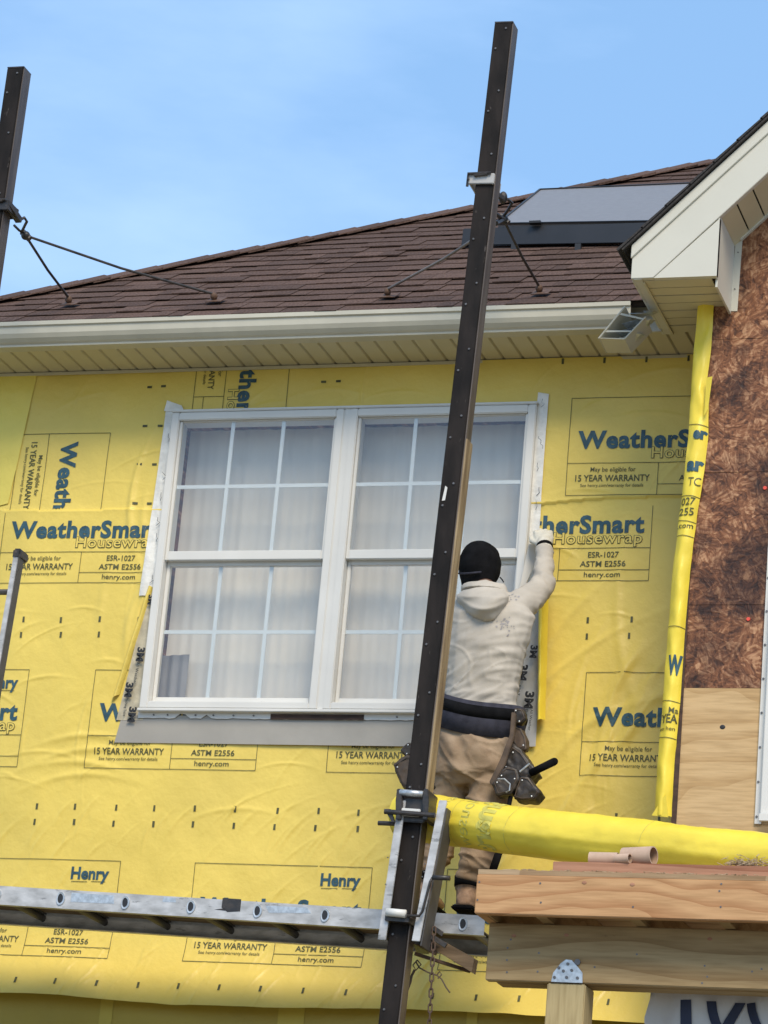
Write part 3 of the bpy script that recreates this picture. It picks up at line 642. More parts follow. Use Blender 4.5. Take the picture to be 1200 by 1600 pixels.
for i in range(7):
    u, v = rng.uniform(.1, .8), rng.uniform(.15, .95); p = BL+(BR-BL)*u+(TL-BL)*v+Vector((0, .03, 0))
    q = p+(BR-BL)*rng.uniform(.3, .7)+Vector((0, rng.uniform(-.02, .03), rng.uniform(.0, .03)))
    b.prism([p, q, q+Vector((.01, .05, .012)), p+Vector((.02, .06, rng.uniform(-.02, .02)))], (0, .002, .002))
b.obj('crumpled_metal', M_galv, e)
b = MB()
for s_ in (.2, .75): b.prism([BL+(TL-BL)*s_, BL+(TL-BL)*s_+(TL-BL)*.06, BR+(TR-BR)*(s_+.12)+(TL-BL)*.04, BR+(TR-BR)*(s_+.12)], (0, .003, 0))
b.obj('hanger_strap', M_white, e)

# ------------------------------------------------------------------ main roof
PA = math.atan(8/12); RN = Vector((0, -math.sin(PA), math.cos(PA))); RU = Vector((0, math.cos(PA), math.sin(PA)))
RG = Vector((-7.0, -.43, 6.888))
def roofp(x, s, off=0): return Vector((x, RG.y, RG.z)) + RU*s + RN*off
TOP = 5.2
YT = TOP*math.cos(PA); ZT = RG.z+TOP*math.sin(PA)
b = MB(); b.prism([(-7.0, RG.y, RG.z), (3, RG.y, RG.z), (3, RG.y+YT, ZT), (-7.0+YT, RG.y+YT, ZT)], -RN*.02)
b.prism([(-7.0, RG.y, RG.z), (-7.0+YT, RG.y+YT, ZT), (-7.0+YT, RG.y+YT+.01, ZT), (-7.0, RG.y+2*YT, RG.z)], (0, 0, -.02))
b.prism([(-7.0, RG.y+2*YT, RG.z), (-7.0+YT, RG.y+YT+.01, ZT), (3, RG.y+YT+.01, ZT), (3, RG.y+2*YT, RG.z)], (0, 0, -.02))
roof = b.obj('roof', M_felt, house, label='brown shingled hip roof')
tilt = math.atan(.007/.150)
def shm(w_, th_):
    q = MB(); q.box(.0015, w_-.0015, 0, .168, 0, th_); me = q.mesh('shingle'); me.materials.append(M_roofs); return me
SW = [.08, .11, .14, .18, .24]; SM = {(w_, t): shm(w_, t) for w_ in SW for t in (.003, .006)}
Rm = Matrix.Rotation(PA-tilt, 4, 'X'); EX = .143; cnt = 0; stuff = MB(); s = -.02; row = 0
cands = []
while s < 4.7:
    y = RG.y+s*math.cos(PA); z = RG.z+s*math.sin(PA); xl = -7.0+(y-RG.y)-.03; xr = -3.03+(z-6.95)+.25
    x = xl
    while x < xr and xr > xl:
        w_ = random.choice(SW); t = random.choice((.003, .003, .006)); cands.append((row, x, s, w_, t)); x += w_
    s += EX; row += 1
seen = [c for c in cands if c[1]+c[3] > at(0, 480, RG.y+c[2]*.83).x-.05]
for (r_, x, s, w_, t) in cands:
    p = roofp(x, s, .008)+Vector((0, random.uniform(-.004, .004), 0)); near = (r_, x, s, w_, t) in seen
    if near and cnt < 300:
        o = link('shingle', SM[(w_, t)], None, roof); o.matrix_world = Matrix.Translation(p) @ Rm; o.matrix_local = o.matrix_world
        o.matrix_parent_inverse = Matrix.Identity(4); o.location = p; o.rotation_euler = (PA-tilt, 0, 0); cnt += 1
    else:
        mm_ = Matrix.Translation(p) @ Rm; me = SM[(w_, t)]; stuff.add([mm_ @ v.co for v in me.vertices], [tuple(q.vertices) for q in me.polygons])
print('shingles', len(cands), cnt, len(stuff.f)//6)
if stuff.f: stuff.obj('shingle_field', M_roofs, roof, kind='stuff')
hd = Vector((1, 1, math.tan(PA))).normalized(); hp = MB()
LN_ = Vector((-math.sin(PA), 0, math.cos(PA)))
fa = Vector((0, -math.cos(PA), -math.sin(PA)))*.10 + Vector((.05, 0, 0)); fb = Vector((-math.cos(PA), 0, -math.sin(PA)))*.10
fa = Vector((.06, -.06, -.036)).normalized()*.11; fb = Vector((-.06, .06, -.036)).normalized()*.11
up = Vector((0, 0, .006)); o0 = Vector((0, 0, 0))
for a in (fa, fb): hp.prism([o0, a, a+hd*.26, hd*.26], Vector((0, 0, .007)))
hme = hp.mesh('hip_shingle'); hme.materials.append(M_roofs)
k = 0
while k*.155 < 7.4:
    o = link('hip_shingle', hme, None, roof); o.matrix_parent_inverse = Matrix.Identity(4)
    o.location = RG+hd*(k*.155)+Vector((0, 0, .020+random.uniform(-.002, .003))); o.rotation_euler = (rad(1.2), rad(-1.2), random.uniform(-.02, .02)); k += 1
# black drip strip visible above the gutter
MB().prism([(-7.0, -.445, 6.885), (-3.0, -.445, 6.885), (-3.0, -.38, 6.90), (-7.0, -.38, 6.90)], (0, .003, .004)).obj('drip_edge', M_drip, roof)
# ------------------------------------------------------------------ solar panel
sp = thing('solar_panel', 'grey solar panel with black front skirt low on the brown roof', 'solar panel', roofp(-3.8, 1.5))
def pr(px, py, off): return onplane(px, py, roofp(0, 0, off), RN)
a0, a1, a2, a3 = pr(778, 350, .12), pr(1022, 346, .12), pr(1088, 286.5, .12), pr(844, 296.5, .12)
b = MB(); b.prism([a0, a1, a2, a3], -RN*.035); b.obj('panel_glass', M_panel, sp)
b = MB()
for p, q in ((a0, a1), (a1, a2), (a2, a3), (a3, a0)): b.bar(p+RN*.002, q+RN*.002, .010, .010, RN)
b.obj('panel_frame', M_skirt, sp)
s0, s1 = pr(724, 357, .10), pr(1022, 347, .12)
b = MB(); b.prism([s0, s1, s1+Vector((0, -.015, -.115)), s0+Vector((0, -.015, -.100))], (0, .012, 0)); b.obj('front_skirt', M_skirt, sp, bevel=.002)
b = MB(); c = pr(836, 349, .125); b.box(c.x-.03, c.x+.03, c.y-.01, c.y+.02, c.z, c.z+.012); b.obj('top_clip', M_skirt, sp)
for px in (800, 900, 980):
    q = pr(px, 388, .02); b = MB(); b.box(q.x-.015, q.x+.015, q.y+.03, q.y+.06, q.z-.02, q.z+.04); b.obj('mounting_foot', M_skirt, sp)

# ------------------------------------------------------------------ gable wing
YW = -.58
def atw(px, py, d=0): return at(px, py, YW+d)
XC = atw(1052, 1280).x; XC = -2.765
seams = [3.2, 5.045, 5.42, 5.83, 6.03, 6.245, 6.66, 7.4, 9.4]
seams = [3.2] + [atw(1130, y).z for y in (1075, 945, 805, 738, 668, 530)] + [7.4, 8.62, 9.84]
xr_ = lambda z: max(XC, (z-6.815)/.99-2.913)
for i in range(len(seams)-1):
    z0, z1 = seams[i]+.0008, seams[i+1]-.0008; x1 = 2.5
    b = MB()
    if i == 6: b.prism([(XC, YW, z0), (x1, YW, z0), (x1, YW, z1), (xr_(z1), YW, z1), (XC, YW, 6.94)], (0, .012, 0))
    elif i > 6: b.prism([(xr_(z0), YW+.001*(i % 2), z0), (.6, YW+.001*(i % 2), z0), (.6, YW+.001*(i % 2), z1), (xr_(z1), YW+.001*(i % 2), z1)], (0, .012, 0))
    else: b.box(XC, x1, YW+.0015*(i % 2), YW+.014, z0, z1)
    b.obj('plywood_sheet' if i == 0 else 'strand_board', M_ply if i == 0 else M_osb, house, label='clean knotty plywood sheet below the brown boards' if i == 0 else None)
b = MB(); b.box(XC+.004, 2.5, YW+.015, YW+.12, 0, 7.0); b.box(XC+.004, XC+.09, YW+.12, 0, 0, 7.0); b.obj('wing_wall', M_osb, house)
b = MB(); kx = atw(1129, 1136); b.ell((kx.x, YW-.0005, kx.z), .012, .002, .010); b.obj('knot', M_black, house)
for px, py in ((1195, 762), (1169, 967)):
    c = atw(px, py, -.004); MB().tube([c, c+Vector((0, .006, 0))], [.008, .009], 12).obj('cap_nail', M_cap, house)
# rake and return
YF = -.93
def rk(x): return 6.943+(x+3.018)*.985
def lo_(x): return 6.785+(x+2.913)*.99
XR = .6
b = MB(); b.prism([(-3.012, YF, 6.790), (-2.913, YF, 6.790), (XR, YF, lo_(XR)), (XR, YF, rk(XR)), (-3.012, YF, rk(-3.012)-.045)], (0, .03, 0))
b.obj('rake_board', M_trim, house, bevel=.002)
b = MB(); b.prism([(-3.016, YF-.010, rk(-3.016)-.062), (XR, YF-.010, rk(XR)-.062), (XR, YF-.010, rk(XR)), (-3.016, YF-.010, rk(-3.016))], (0, .01, 0))
b.obj('rake_mould', M_trim, house, bevel=.002)
b = MB(); b.prism([(-2.911, YF+.004, 6.790), (-2.631, YF+.004, 6.790), (-2.631, YF+.004, lo_(-2.631)-.002)], (0, .03, 0)); b.obj('return_face', M_trim, house)
b = MB(); b.box(-2.641, -2.631, YF+.035, YW-.001, 6.750, 7.12)
b.prism([(-2.631, YF+.006, 6.79), (-2.631, YF+.035, 6.785), (-2.631, YF+.035, 7.07), (-2.631, YF+.006, 7.07)], (-.006, 0, 0)); b.obj('return_side', M_trim, house)
b = MB(); b.box(-3.012, -3.002, YF+.031, -.27, 6.788, rk(-3.012)-.05); b.obj('return_side', M_trim, house)
# soffit under the return: boards running along x
y = YF+.03; k = 0
b = MB(); b.box(-3.000, -2.965, YF+.005, -.275, 6.7865, 6.7965); b.obj('return_trim', M_trim, house)
while y < -.30:
    b = MB(); b.box(-2.963, -2.66, y+.003, y+.082, 6.7885+.001*(k % 2), 6.797); b.obj('return_soffit_board', M_soffit, house); y += .088; k += 1
b = MB(); b.box(-3.0, -2.643, YF+.03, -.27, 6.799, 6.803); b.obj('return_deck', M_felt, house)
b = MB(); c0 = at(1000, 441, -.9)
b = MB(); b.box(-2.963, -2.955, YF+.04, -.28, 6.780, 6.787); b.obj('return_channel', M_soffit, house)
# flange strip on the boards
b = MB(); p = [atw(1138.5, 486, -.004), atw(1152, 486, -.004), atw(1160, 373, -.004), atw(1150, 373, -.004)]; b.prism(p, (0, .003, 0)); b.obj('trim_flange', M_trim, house)
b = MB()
for px, py in ((1153, 394), (1148, 451)): c = atw(px, py, -.008); b.tube([c, c+Vector((0, .005, 0))], .003, 8)
b.obj('trim_nails', M_bolt, house)
# rake soffit boards (under the sloping overhang)
k = 0; x = -2.63
d45 = Vector((1, 0, .99)).normalized()
while x < XR:
    p = Vector((x, YF+.03, lo_(x)+.014)); w_ = .095
    b = MB(); b.prism([p, p+d45*(w_-.008), p+d45*(w_-.008)+Vector((0, .32, 0)), p+Vector((0, .32, 0))], (-.005, 0, .006)); b.obj('rake_soffit_panel', M_soffit, house); x += w_*.71
b = MB(); a = Vector((-2.60, YW-.02, lo_(-2.60)+.004)); c = Vector((XR, YW-.02, lo_(XR)+.004)); b.prism([a, c, c+Vector((-.012, 0, .014)), a+Vector((-.012, 0, .014))], (0, .019, 0)); b.obj('rake_channel', M_trim, house)
b = MB(); a = Vector((-3.02, YF+.03, 6.95)); b.prism([(-3.02, YF+.03, rk(-3.02)-.05), (XR, YF+.03, rk(XR)-.05), (XR, YF+.03, rk(XR)-.005), (-3.02, YF+.03, rk(-3.02)-.005)], (0, 3.8, 0)); 
b.obj('wing_roof_deck', M_felt, house)
b = MB(); b.prism([(-3.050, YF-.028, rk(-3.050)+.004), (XR+.2, YF-.028, rk(XR+.2)+.004), (XR+.2, YF-.028, rk(XR+.2)+.020), (-3.060, YF-.028, rk(-3.060)+.022)], (0, 3.9, 0))
b.obj('wing_roofing', M_drip, house)
s = 0; 
while s < 2.6:                                # ends of the starter courses along the rake
    p = Vector((-3.07+s*.71, YF-.034, rk(-3.07+s*.71)+.019)); b = MB(); b.prism([p, p+d45*.15, p+d45*.15+Vector((-.005, 0, .005)), p+Vector((-.008, 0, .008))], (0, .35, 0)); b.obj('rake_shingle', M_drip, house); s += .143
# corner wrap: folded strip
SP = [(1104, 468, 24), (1098, 540, 26), (1093, 595, 24), (1093, 630, 28), (1091, 680, 30), (1085, 740, 30), (1075, 810, 27), (1064, 900, 27), (1056, 1000, 26), (1049, 1100, 27), (1040, 1200, 26), (1036, 1276, 26)]
def strip_at(t, u, lift=0.):                  # t along (photo row), u in 0..1 across
    rows = [p[1] for p in SP]; cx = np.interp(t, rows, [p[0] for p in SP]); wd = np.interp(t, rows, [p[2] for p in SP])
    Yc = YW-.008-lift-(.012+.020*min(1, max(0, (t-500)/350)))*math.sin(math.pi*min(max(u, 0), 1))**.8 - .010*(mnoise.noise(Vector((t*.012, u*1.3, 3)))+.3)-.005*mnoise.noise(Vector((t*.045+u*2, u*3.3, 5)))
    c = at(cx+(u-.5)*wd*1.02, t, YW-.01); return Vector((c.x, Yc-.004*mnoise.noise(Vector((t*.03, u*2, 0)))*2, c.z))
V = []; F = []; n, mq = 12, 120
for j in range(mq+1):
    for i in range(n+1): V.append(strip_at(468+(1276-468)*j/mq, i/n))
for j in range(mq):
    for i in range(n): a = j*(n+1)+i; F.append((a, a+1, a+n+2, a+n+1))
me = bpy.data.meshes.new('corner_strip'); me.from_pydata(V, [], F); me.update(); cst = link('corner_strip', me, M_bright, house, True, label='bright yellow wrap folded round the wing corner')
def strip_text(s, row, u0, u1, hpx, mi, bold, rot=.0):
    v, f = text_uv(s, 0, 1, 0, 1, bold=bold)
    def place(U, W_, l): return np.array([tuple(strip_at(row-w_*hpx, u0+(u1-u0)*u, .003+l)) for u, w_ in zip(U, W_)])
    print_obj('printed_lettering', [(v, f, 0, 0)], place, [mi], cst)
strip_text('W', 1056, .22, 1.0, 28, M_teal, .05); strip_text('YEA', 1132, .05, .98, 13, M_ink, .02); strip_text('Ma', 1117, .5, .98, 9, M_ink, .01)
strip_text('en hen', 1144, .0, .9, 6, M_ink, .005)
strip_text('ar', 738, .12, .98, 20, M_teal, .05); strip_text('er', 688, .3, 1.0, 17, M_teal, .05); strip_text('TC', 762, .3, .95, 13, M_ink, .0)
strip_text('027', 792, .05, .85, 11, M_ink, .01); strip_text('255', 808, .0, .85, 11, M_ink, .01); strip_text('.com', 828, -.0, .9, 8, M_ink, .01)
for row in (664, 776, 815, 838, 980, 1096, 1153):
    V = []; 
    for i in range(11): V += [strip_at(row+i*.3, i/10, .003), strip_at(row+1.1+i*.3, i/10, .003)]
    me = bpy.data.meshes.new('p'); me.from_pydata(V, [], [(2*i, 2*i+1, 2*i+3, 2*i+2) for i in range(10)]); link('printed_line', me, M_ink, cst)
b = MB(); b.prism([at(1104, 590, YW-.05), at(1113, 588, YW-.06), at(1106, 640, YW-.05), at(1100, 650, YW-.045)], (0, .004, 0)); b.obj('loose_corner', M_bright, house); b = MB(); b.prism([at(1018, 1274, YW-.03), at(1040, 1240, YW-.05), at(1044, 1277, YW-.05)], (0, .004, 0)); b.obj('loose_corner', M_bright, house)
b = MB(); b.box(XC-.004, XC+.018, YW-.006, YW-.001, 4.2, 6.78); b.obj('corner_edge', M_rwood, house)
# window at the right edge of the wing
xw = atw(1180, 1280).x
wdw = MB(); z0, z1 = atw(1182, 1288).z, atw(1195, 850).z+.1
wdw.box(xw+.028, xw+.085, YW-.045, YW, z0+.03, z1); wdw.box(xw+.085, xw+.95, YW-.045, YW, z0+.03, z0+.085); wdw.box(xw+.895, xw+.95, YW-.045, YW, z0+.085, z1); wdw.box(xw+.085, xw+.895, YW-.045, YW, z1-.055, z1)
wdw = wdw.obj('window', M_vinyl, house, bevel=.003, label='white window frame at the right edge set in the brown boards')
b = MB(); b.box(xw, xw+.028, YW-.012, YW-.001, z0, z1+.03); b.obj('nailing_fin', M_vinyl, wdw)
b = MB(); b.box(xw+.086, xw+.894, YW-.03, YW-.026, z0+.086, z1-.056); b.obj('pane', M_glass, wdw); b = MB(); b.box(xw+.086, xw+.894, YW-.012, YW-.004, z0+.086, z1-.056); b.obj('pane_backing', M_curtd, wdw)  # added backing panel stands in for the dim interior behind the pane
b = MB()
for k in range(9): c = Vector((xw+.008, YW-.016, z0+.03+k*.15)); b.tube([c, c+Vector((0, .005, 0))], .005, 8)
b.obj('fin_nails', M_bolt, wdw)
b = MB(); b.box(xw+.030, xw+.95, YW-.075, YW-.05, z0+.0, z0+.03); b.obj('sill', M_vinyl, wdw)
# ------------------------------------------------------------------ roof braces
def foot(px, py):
    return pr(px, py, .022)
def brace(clampY, knot, feet, label, light=False):
    t = thing('roof_brace', label, 'pole brace', knot, 'braces from the roof to the poles')
    b = MB(); b.ell(knot, .022, .022, .022); b.tube([knot+Vector((-.02, 0, .02)), knot+Vector((.02, .01, -.015))], .016, 8); b.obj('knuckle', M_steel, t)
    for f_ in feet:
        b = MB(); mid = (knot+f_)/2; b.tube([knot, mid, f_+RN*.03], .0065, 8); b.obj('rod', M_steel if not light or f_.x > knot.x else M_polebr, t)
        b = MB(); c = f_; b.prism([c+RU*.05+Vector((-.03, 0, 0)), c+RU*.05+Vector((.05, 0, 0)), c-RU*.05+Vector((.05, 0, 0)), c-RU*.05+Vector((-.03, 0, 0))], RN*.004)
        b.ell(c+RN*.02, .018, .018, .02); b.obj('foot_plate', M_rust, t)
    return t
kn = at(40, 368, -.80); tb = brace(-1, kn, [foot(108, 474), foot(335, 469)], 'black two-rod brace from the left pole down to the roof')
b = MB(); b.tube([at(22, 352, -.9), at(30, 360, -.85), at(33, 362, -.82), kn], .006, 6); b.tube([at(28, 345, -.92), at(38, 340, -.9), at(42, 346, -.86), at(34, 362, -.82)], .007, 6); b.obj('hook_rod', M_steel, tb)
kn2 = at(787, 343, -.80); tb2 = brace(-1, kn2, [foot(606, 462), foot(843, 457)], 'rusty two-rod brace from the right pole down to the roof', True)
b = MB(); b.tube([at(784, 312, -.95), at(793, 311, -.9), at(800, 317, -.86), at(795, 326, -.84), at(788, 336, -.82), kn2], .007, 6)
b.ell(at(786, 309, -.93), .020, .02, .03); b.tube([kn2, at(775, 349, -.9)], .012, 6); b.tube([at(775, 334, -.92), kn2], .009, 6); b.obj('hook_rod', M_steel, tb2)

# ------------------------------------------------------------------ pump jack poles
def pole(ptop, pbot, label, extra=None, strip=None):
    """ptop/pbot: centre line points; 3.5 inch square"""
    t = thing('scaffold_pole', label, 'scaffold pole', (pbot.x, pbot.y, 0), 'upright scaffold poles in front of the house')
    d = (ptop-pbot).normalized(); X = Vector((1, 0, 0)); X = (X-d*X.dot(d)).normalized(); Yv = d.cross(X).normalized()*1
    if Yv.y < 0: Yv = -Yv
    h = .043
    b = MB(); b.prism([pbot-X*h-Yv*h, pbot+X*(h-.004)-Yv*h, pbot+X*(h-.004)+Yv*h, pbot-X*h+Yv*h], ptop-pbot); b.obj('pole_body', M_pole, t, bevel=.003)
    b = MB(); q = pbot+X*(h-.0035)
    b.prism([q-Yv*(h-.006), q+X*.005-Yv*(h-.006), q+X*.005+Yv*(h-.004), q+Yv*(h-.004)], ptop-pbot); b.obj('side_face', M_poles, t)
    Ltot = (ptop-pbot).length; b = MB(); k = 0; s = Ltot-.03
    while s > .2:
        for dx, ds in ((.016, 0), (-.022, -.10)):
            c = pbot+d*(s+ds)+X*(dx-.002)-Yv*(h+.001); b.tube([c, c-Yv*.004], [.006, .0045], 8)
        s -= .31
    c = ptop-d*.012-Yv*(h+.001)
    b.obj('bolt_rows', M_bolt, t, kind='stuff')
    MB().prism([ptop-X*h-Yv*h, ptop+X*h-Yv*h, ptop+X*h+Yv*h, ptop-X*h+Yv*h], d*.006).obj('end_cap', M_steel, t)
    if strip:
        a, b_ = strip; b = MB(); q = pbot+d*a+X*(h+.002); b.prism([q-Yv*(h-.004), q+X*.008-Yv*(h-.004), q+X*.008+Yv*(h-.002), q+Yv*(h-.002)], d*(b_-a)); b.obj('reflection_strip', M_stripw, t)  # added strip that carries the painted yellow reflection
    return t, d, X, Yv
YP = -1.09
pt = at(791, 42, YP); pb_ = at(613, 1588, YP); dd = (pt-pb_).normalized(); base = pb_-dd*((pb_.z)/dd.z)
base = Vector((pb_.x-.05, YP, 0)); d_ = (pt-pb_); base = pb_ - d_*(pb_.z/d_.z)
Ltot = (pt-base).length
def alen(py, px=700): return (at(px, py, YP)-base).dot(d_.normalized())
P1, d1, X1, Y1 = pole(pt, base, 'tall black bolted scaffold pole in front of the worker and window', strip=(alen(1240, 655), alen(690, 720)))
pt2 = at(30, 112, YP); pb2 = at(-22, 470, YP); d2_ = pt2-pb2; base2 = pb2-d2_*(pb2.z/d2_.z)
P2_, d2, X2, Y2 = pole(pt2, base2, 'black bolted scaffold pole cut off by the left edge of the photo')
# worn paint spot
c = at(694, 772, YP-.0455); b = MB(); b.prism([c+Vector((-.008, 0, -.03)), c+Vector((.006, 0, -.028)), c+Vector((.012, 0, .03)), c+Vector((.002, 0, .038))], (0, .001, 0)); b.obj('paint_spot', M_vinyl, P1)
# top clamps
def clamp(P, c, X, d, Yv, mat, label):
    b = MB(); h = .052
    for sx, sy in ((0, -1), (0, 1), (-1, 0), (1, 0)):
        cc = c+X*sx*h+Yv*sy*h; wX = h+.008 if sx == 0 else .006; wY = h+.002 if sy == 0 else .006
        b.prism([cc-X*wX-Yv*wY-d*.025, cc+X*wX-Yv*wY-d*.025, cc+X*wX+Yv*wY-d*.025, cc-X*wX+Yv*wY-d*.025], d*.05)
    q = b.obj('clamp_band', mat, P, bevel=.003)
    b = MB(); f = c-Yv*(h+.014); b.tube([f-X*.055-d*.01, f-X*.06+d*.02, f+X*.045+d*.022], .006, 6); b.tube([f-X*.03+d*.012, f+X*.03+d*.018], .008, 6)
    b.tube([c-X*.062-d*.035-Yv*h, c-X*.062+d*.03-Yv*h], .007, 6); b.obj('clamp_bolt', M_steel, P)
clamp(P1, at(757, 287, YP), X1, d1, Y1, M_tape3, '')
clamp(P2_, at(3, 328, YP), X2, d2, Y2, M_steel, '')
b = MB(); b.bar(at(12, 318, YP-.04), at(30, 345, YP+.08), .03, .025); b.obj('clamp_arm', M_steel, P2_)
b = MB(); b.bar(at(762, 295, YP-.02), at(785, 310, YP+.1), .02, .02); b.obj('clamp_arm', M_steel, P1)

# ------------------------------------------------------------------ pump jack on the middle pole
pj = thing('pump_jack', 'black and aluminium pump jack clamped to the right pole above the walkway', 'pump jack', at(640, 1470, YP))
dj = d1; 
def onp(px, py, off=0.): return at(px, py, YP-.0455-off)
def railbar(pa, pb, wpx, off, depth, name, mat):
    a = onp(*pa, off); c = onp(*pb, off); wv = X1*wpx; b = MB(); b.prism([a, a+wv, c+wv, c], Y1*depth); return b.obj(name, mat, pj, bevel=.002)
railbar((622, 1250), (590, 1468), .034, .035, .012, 'side_rail', M_alu)
railbar((686, 1250), (643, 1470), .034, .035, .012, 'side_rail', M_alu)
railbar((697, 1262), (656, 1478), .006, .033, .12, 'side_plate', M_alud)
railbar((624, 1255), (593, 1462), .004, .022, .12, 'side_plate', M_alud)
b = MB(); a = onp(618, 1246, .03); b.prism([a+X1*.0, a+X1*.145, a+X1*.135-dj*.10, a+X1*.02-dj*.10], Y1*.02); b.obj('head_plate', M_steel, pj, bevel=.004)
b = MB(); b.tube([onp(625, 1238, .045), onp(661, 1241, .045)], .014, 14); b.obj('top_roller', M_galv, pj, smooth=True)
for px in (620, 662):
    b = MB(); a = onp(px, 1232, .055); b.prism([a, a+X1*.018, a+X1*.03-dj*.06, a+X1*.03-dj*.13, a+X1*.01-dj*.13, a-dj*.05], Y1*.15); b.obj('jaw_plate', M_steel, pj, bevel=.003)
b = MB(); b.prism([onp(624, 1262, .05), onp(657, 1264, .05), onp(655, 1276, .05), onp(624, 1274, .05)], Y1*.012); b.obj('lower_shoe', M_vinyl, pj, bevel=.003)
b = MB(); b.tube([onp(601, 1268, .05), onp(680, 1274, .05)], .011, 10); b.prism([onp(600, 1264, .05), onp(610, 1264, .05), onp(616, 1284, .05), onp(612, 1284, .05)], Y1*.02); b.obj('cross_bar', M_steel, pj)
b = MB(); b.tube([onp(591, 1286, .02), onp(616, 1287, .02)], .010, 8); b.obj('peg', M_steel, pj)
b = MB(); b.tube([onp(604, 1425, .06), onp(634, 1428, .06)], .017, 14); b.obj('bottom_roller', M_vinyl, pj, smooth=True)
b = MB(); b.prism([onp(602, 1430, .05), onp(640, 1433, .05), onp(638, 1441, .05), onp(601, 1438, .05)], Y1*.1); b.obj('yoke', M_steel, pj)
b = MB(); b.tube([onp(676, 1371, .06), onp(703, 1372, .06)], .011, 10); b.tube([onp(676, 1371, .06), onp(672, 1378, .06), onp(660, 1424, .06), onp(655, 1431, .06), onp(636, 1431, .06)], .006, 8); b.obj('crank_handle', M_steel, pj, smooth=True)
b = MB()
for px, py in ((664, 1350), (660, 1370), (663, 1362), (606, 1340), (603, 1382)): c = onp(px, py, .036); b.tube([c, c-Y1*.003], .003, 6)
b.obj('rivets', M_bolt, pj)
# bracket arm that carries the walkway
b = MB(); b.bar(at(655, 1462, YP+.05), at(662, 1478, YP+.75), .05, .07); b.bar(at(665, 1430, YP+.05), at(664, 1465, YP+.45), .03, .03); b.obj('bracket_arm', M_steel, pj)
b = MB(); b.prism([at(678, 1462, -.98), at(741, 1497, -.98), at(737, 1519, -.98), at(678, 1483, -.98)], (0, .06, 0)); b.obj('timber_block', M_shadew, pj)  # shadow on the block is put into its dark wood colour
b = MB(); b.bar(at(648, 1490, -1.0), at(735, 1518, -.9), .02, .012); b.bar(at(640, 1468, -1.02), at(682, 1490, -1.0), .03, .014); b.obj('strap_iron', M_rust, pj)
b = MB(); P = at(660, 1437, -1.1); b.bar(at(656, 1437, -1.1), at(690, 1460, -1.02), .02, .02); b.bar(at(672, 1462, -1.05), at(697, 1478, -1.04), .02, .02); b.obj('latch', M_steel, pj)
# chain
ch = thing('chain', 'rusty chain hanging from the pump jack beside the right pole', 'chain', at(670, 1600, -1.12))
lk = MB(); pts = []
for k in range(13):
    a = 2*math.pi*k/12; pts.append((.0075*math.cos(a), 0, .011*math.sin(a)+(.009 if math.sin(a) > 0 else -.009)))
lk.tube(pts, .0032, 6, caps=False); lme = lk.mesh('link'); lme.materials.append(M_chain); 
a = at(678, 1455, -1.12); c = at(671, 1600, -1.12); c = a+(c-a)*2.0; n = int((c-a).length/.031)
for k in range(n):
    o = link('link', lme, None, ch, True); p = a+(c-a)*k/n; o.location = p; o.rotation_euler = (0, 0, (k % 2)*math.pi/2*.9+.35)
# twine
b = MB()
b.tube([at(650, 1503, -1.0), at(655, 1512, -1.0), at(668, 1519, -1.02), at(683, 1524, -1.03), at(690, 1530, -1.03), at(697, 1543, -1.03), at(703, 1551, -1.03)], .0035, 5)
b.tube([at(652, 1500, -1), at(645, 1508, -1), at(650, 1516, -1), at(658, 1507, -1), at(652, 1500, -1)], .003, 5)
b.tube([at(648, 1515, -1.0), at(643, 1525, -1), at(641, 1535, -1), at(637, 1546, -1)], .0055, 5)
b.tube([at(682, 1524, -1.03), at(687, 1518, -1.03), at(690, 1523, -1.03), at(684, 1529, -1.03)], .003, 5)
tag(b.obj('twine', M_rope), 'frayed dark twine tied under the walkway bracket', 'twine')

# ------------------------------------------------------------------ ladder walkway
lad = thing('ladder_walkway', 'long aluminium ladder laid flat as a walkway for the worker', 'ladder walkway', at(400, 1440, -.6))
YA, YB = -.86, -.33
A0 = at(-40, 1381.5, YA); A1 = at(758, 1431, YA); dirL = (A1-A0).normalized()
def rail(Y, name):
    a = Vector((A0.x-.8, Y, A0.z-.8*dirL.z/dirL.x)); c = Vector((A1.x, Y, A1.z)); s = 1 if Y == YA else -1
    b = MB(); hh = .083
    b.prism([a, a+Vector((0, s*.004, 0)), a+Vector((0, s*.004, -hh)), a+Vector((0, 0, -hh))], c-a)
    b.prism([a+Vector((0, s*.004, 0)), a+Vector((0, s*.032, 0)), a+Vector((0, s*.032, -.004)), a+Vector((0, s*.004, -.004))], c-a)
    b.prism([a+Vector((0, s*.004, -hh+.004)), a+Vector((0, s*.032, -hh+.004)), a+Vector((0, s*.032, -hh)), a+Vector((0, s*.004, -hh))], c-a)
    return b.obj('rail', M_alu, lad)
rail(YA, 'rail'); rail(YB, 'rail')
px0 = at(95, 1397, YA).x; sp_ = (at(402, 1420, YA).x-px0)/3.0; k = -4
hz = lambda x, Y: A0.z+(x-A0.x)*dirL.z/dirL.x
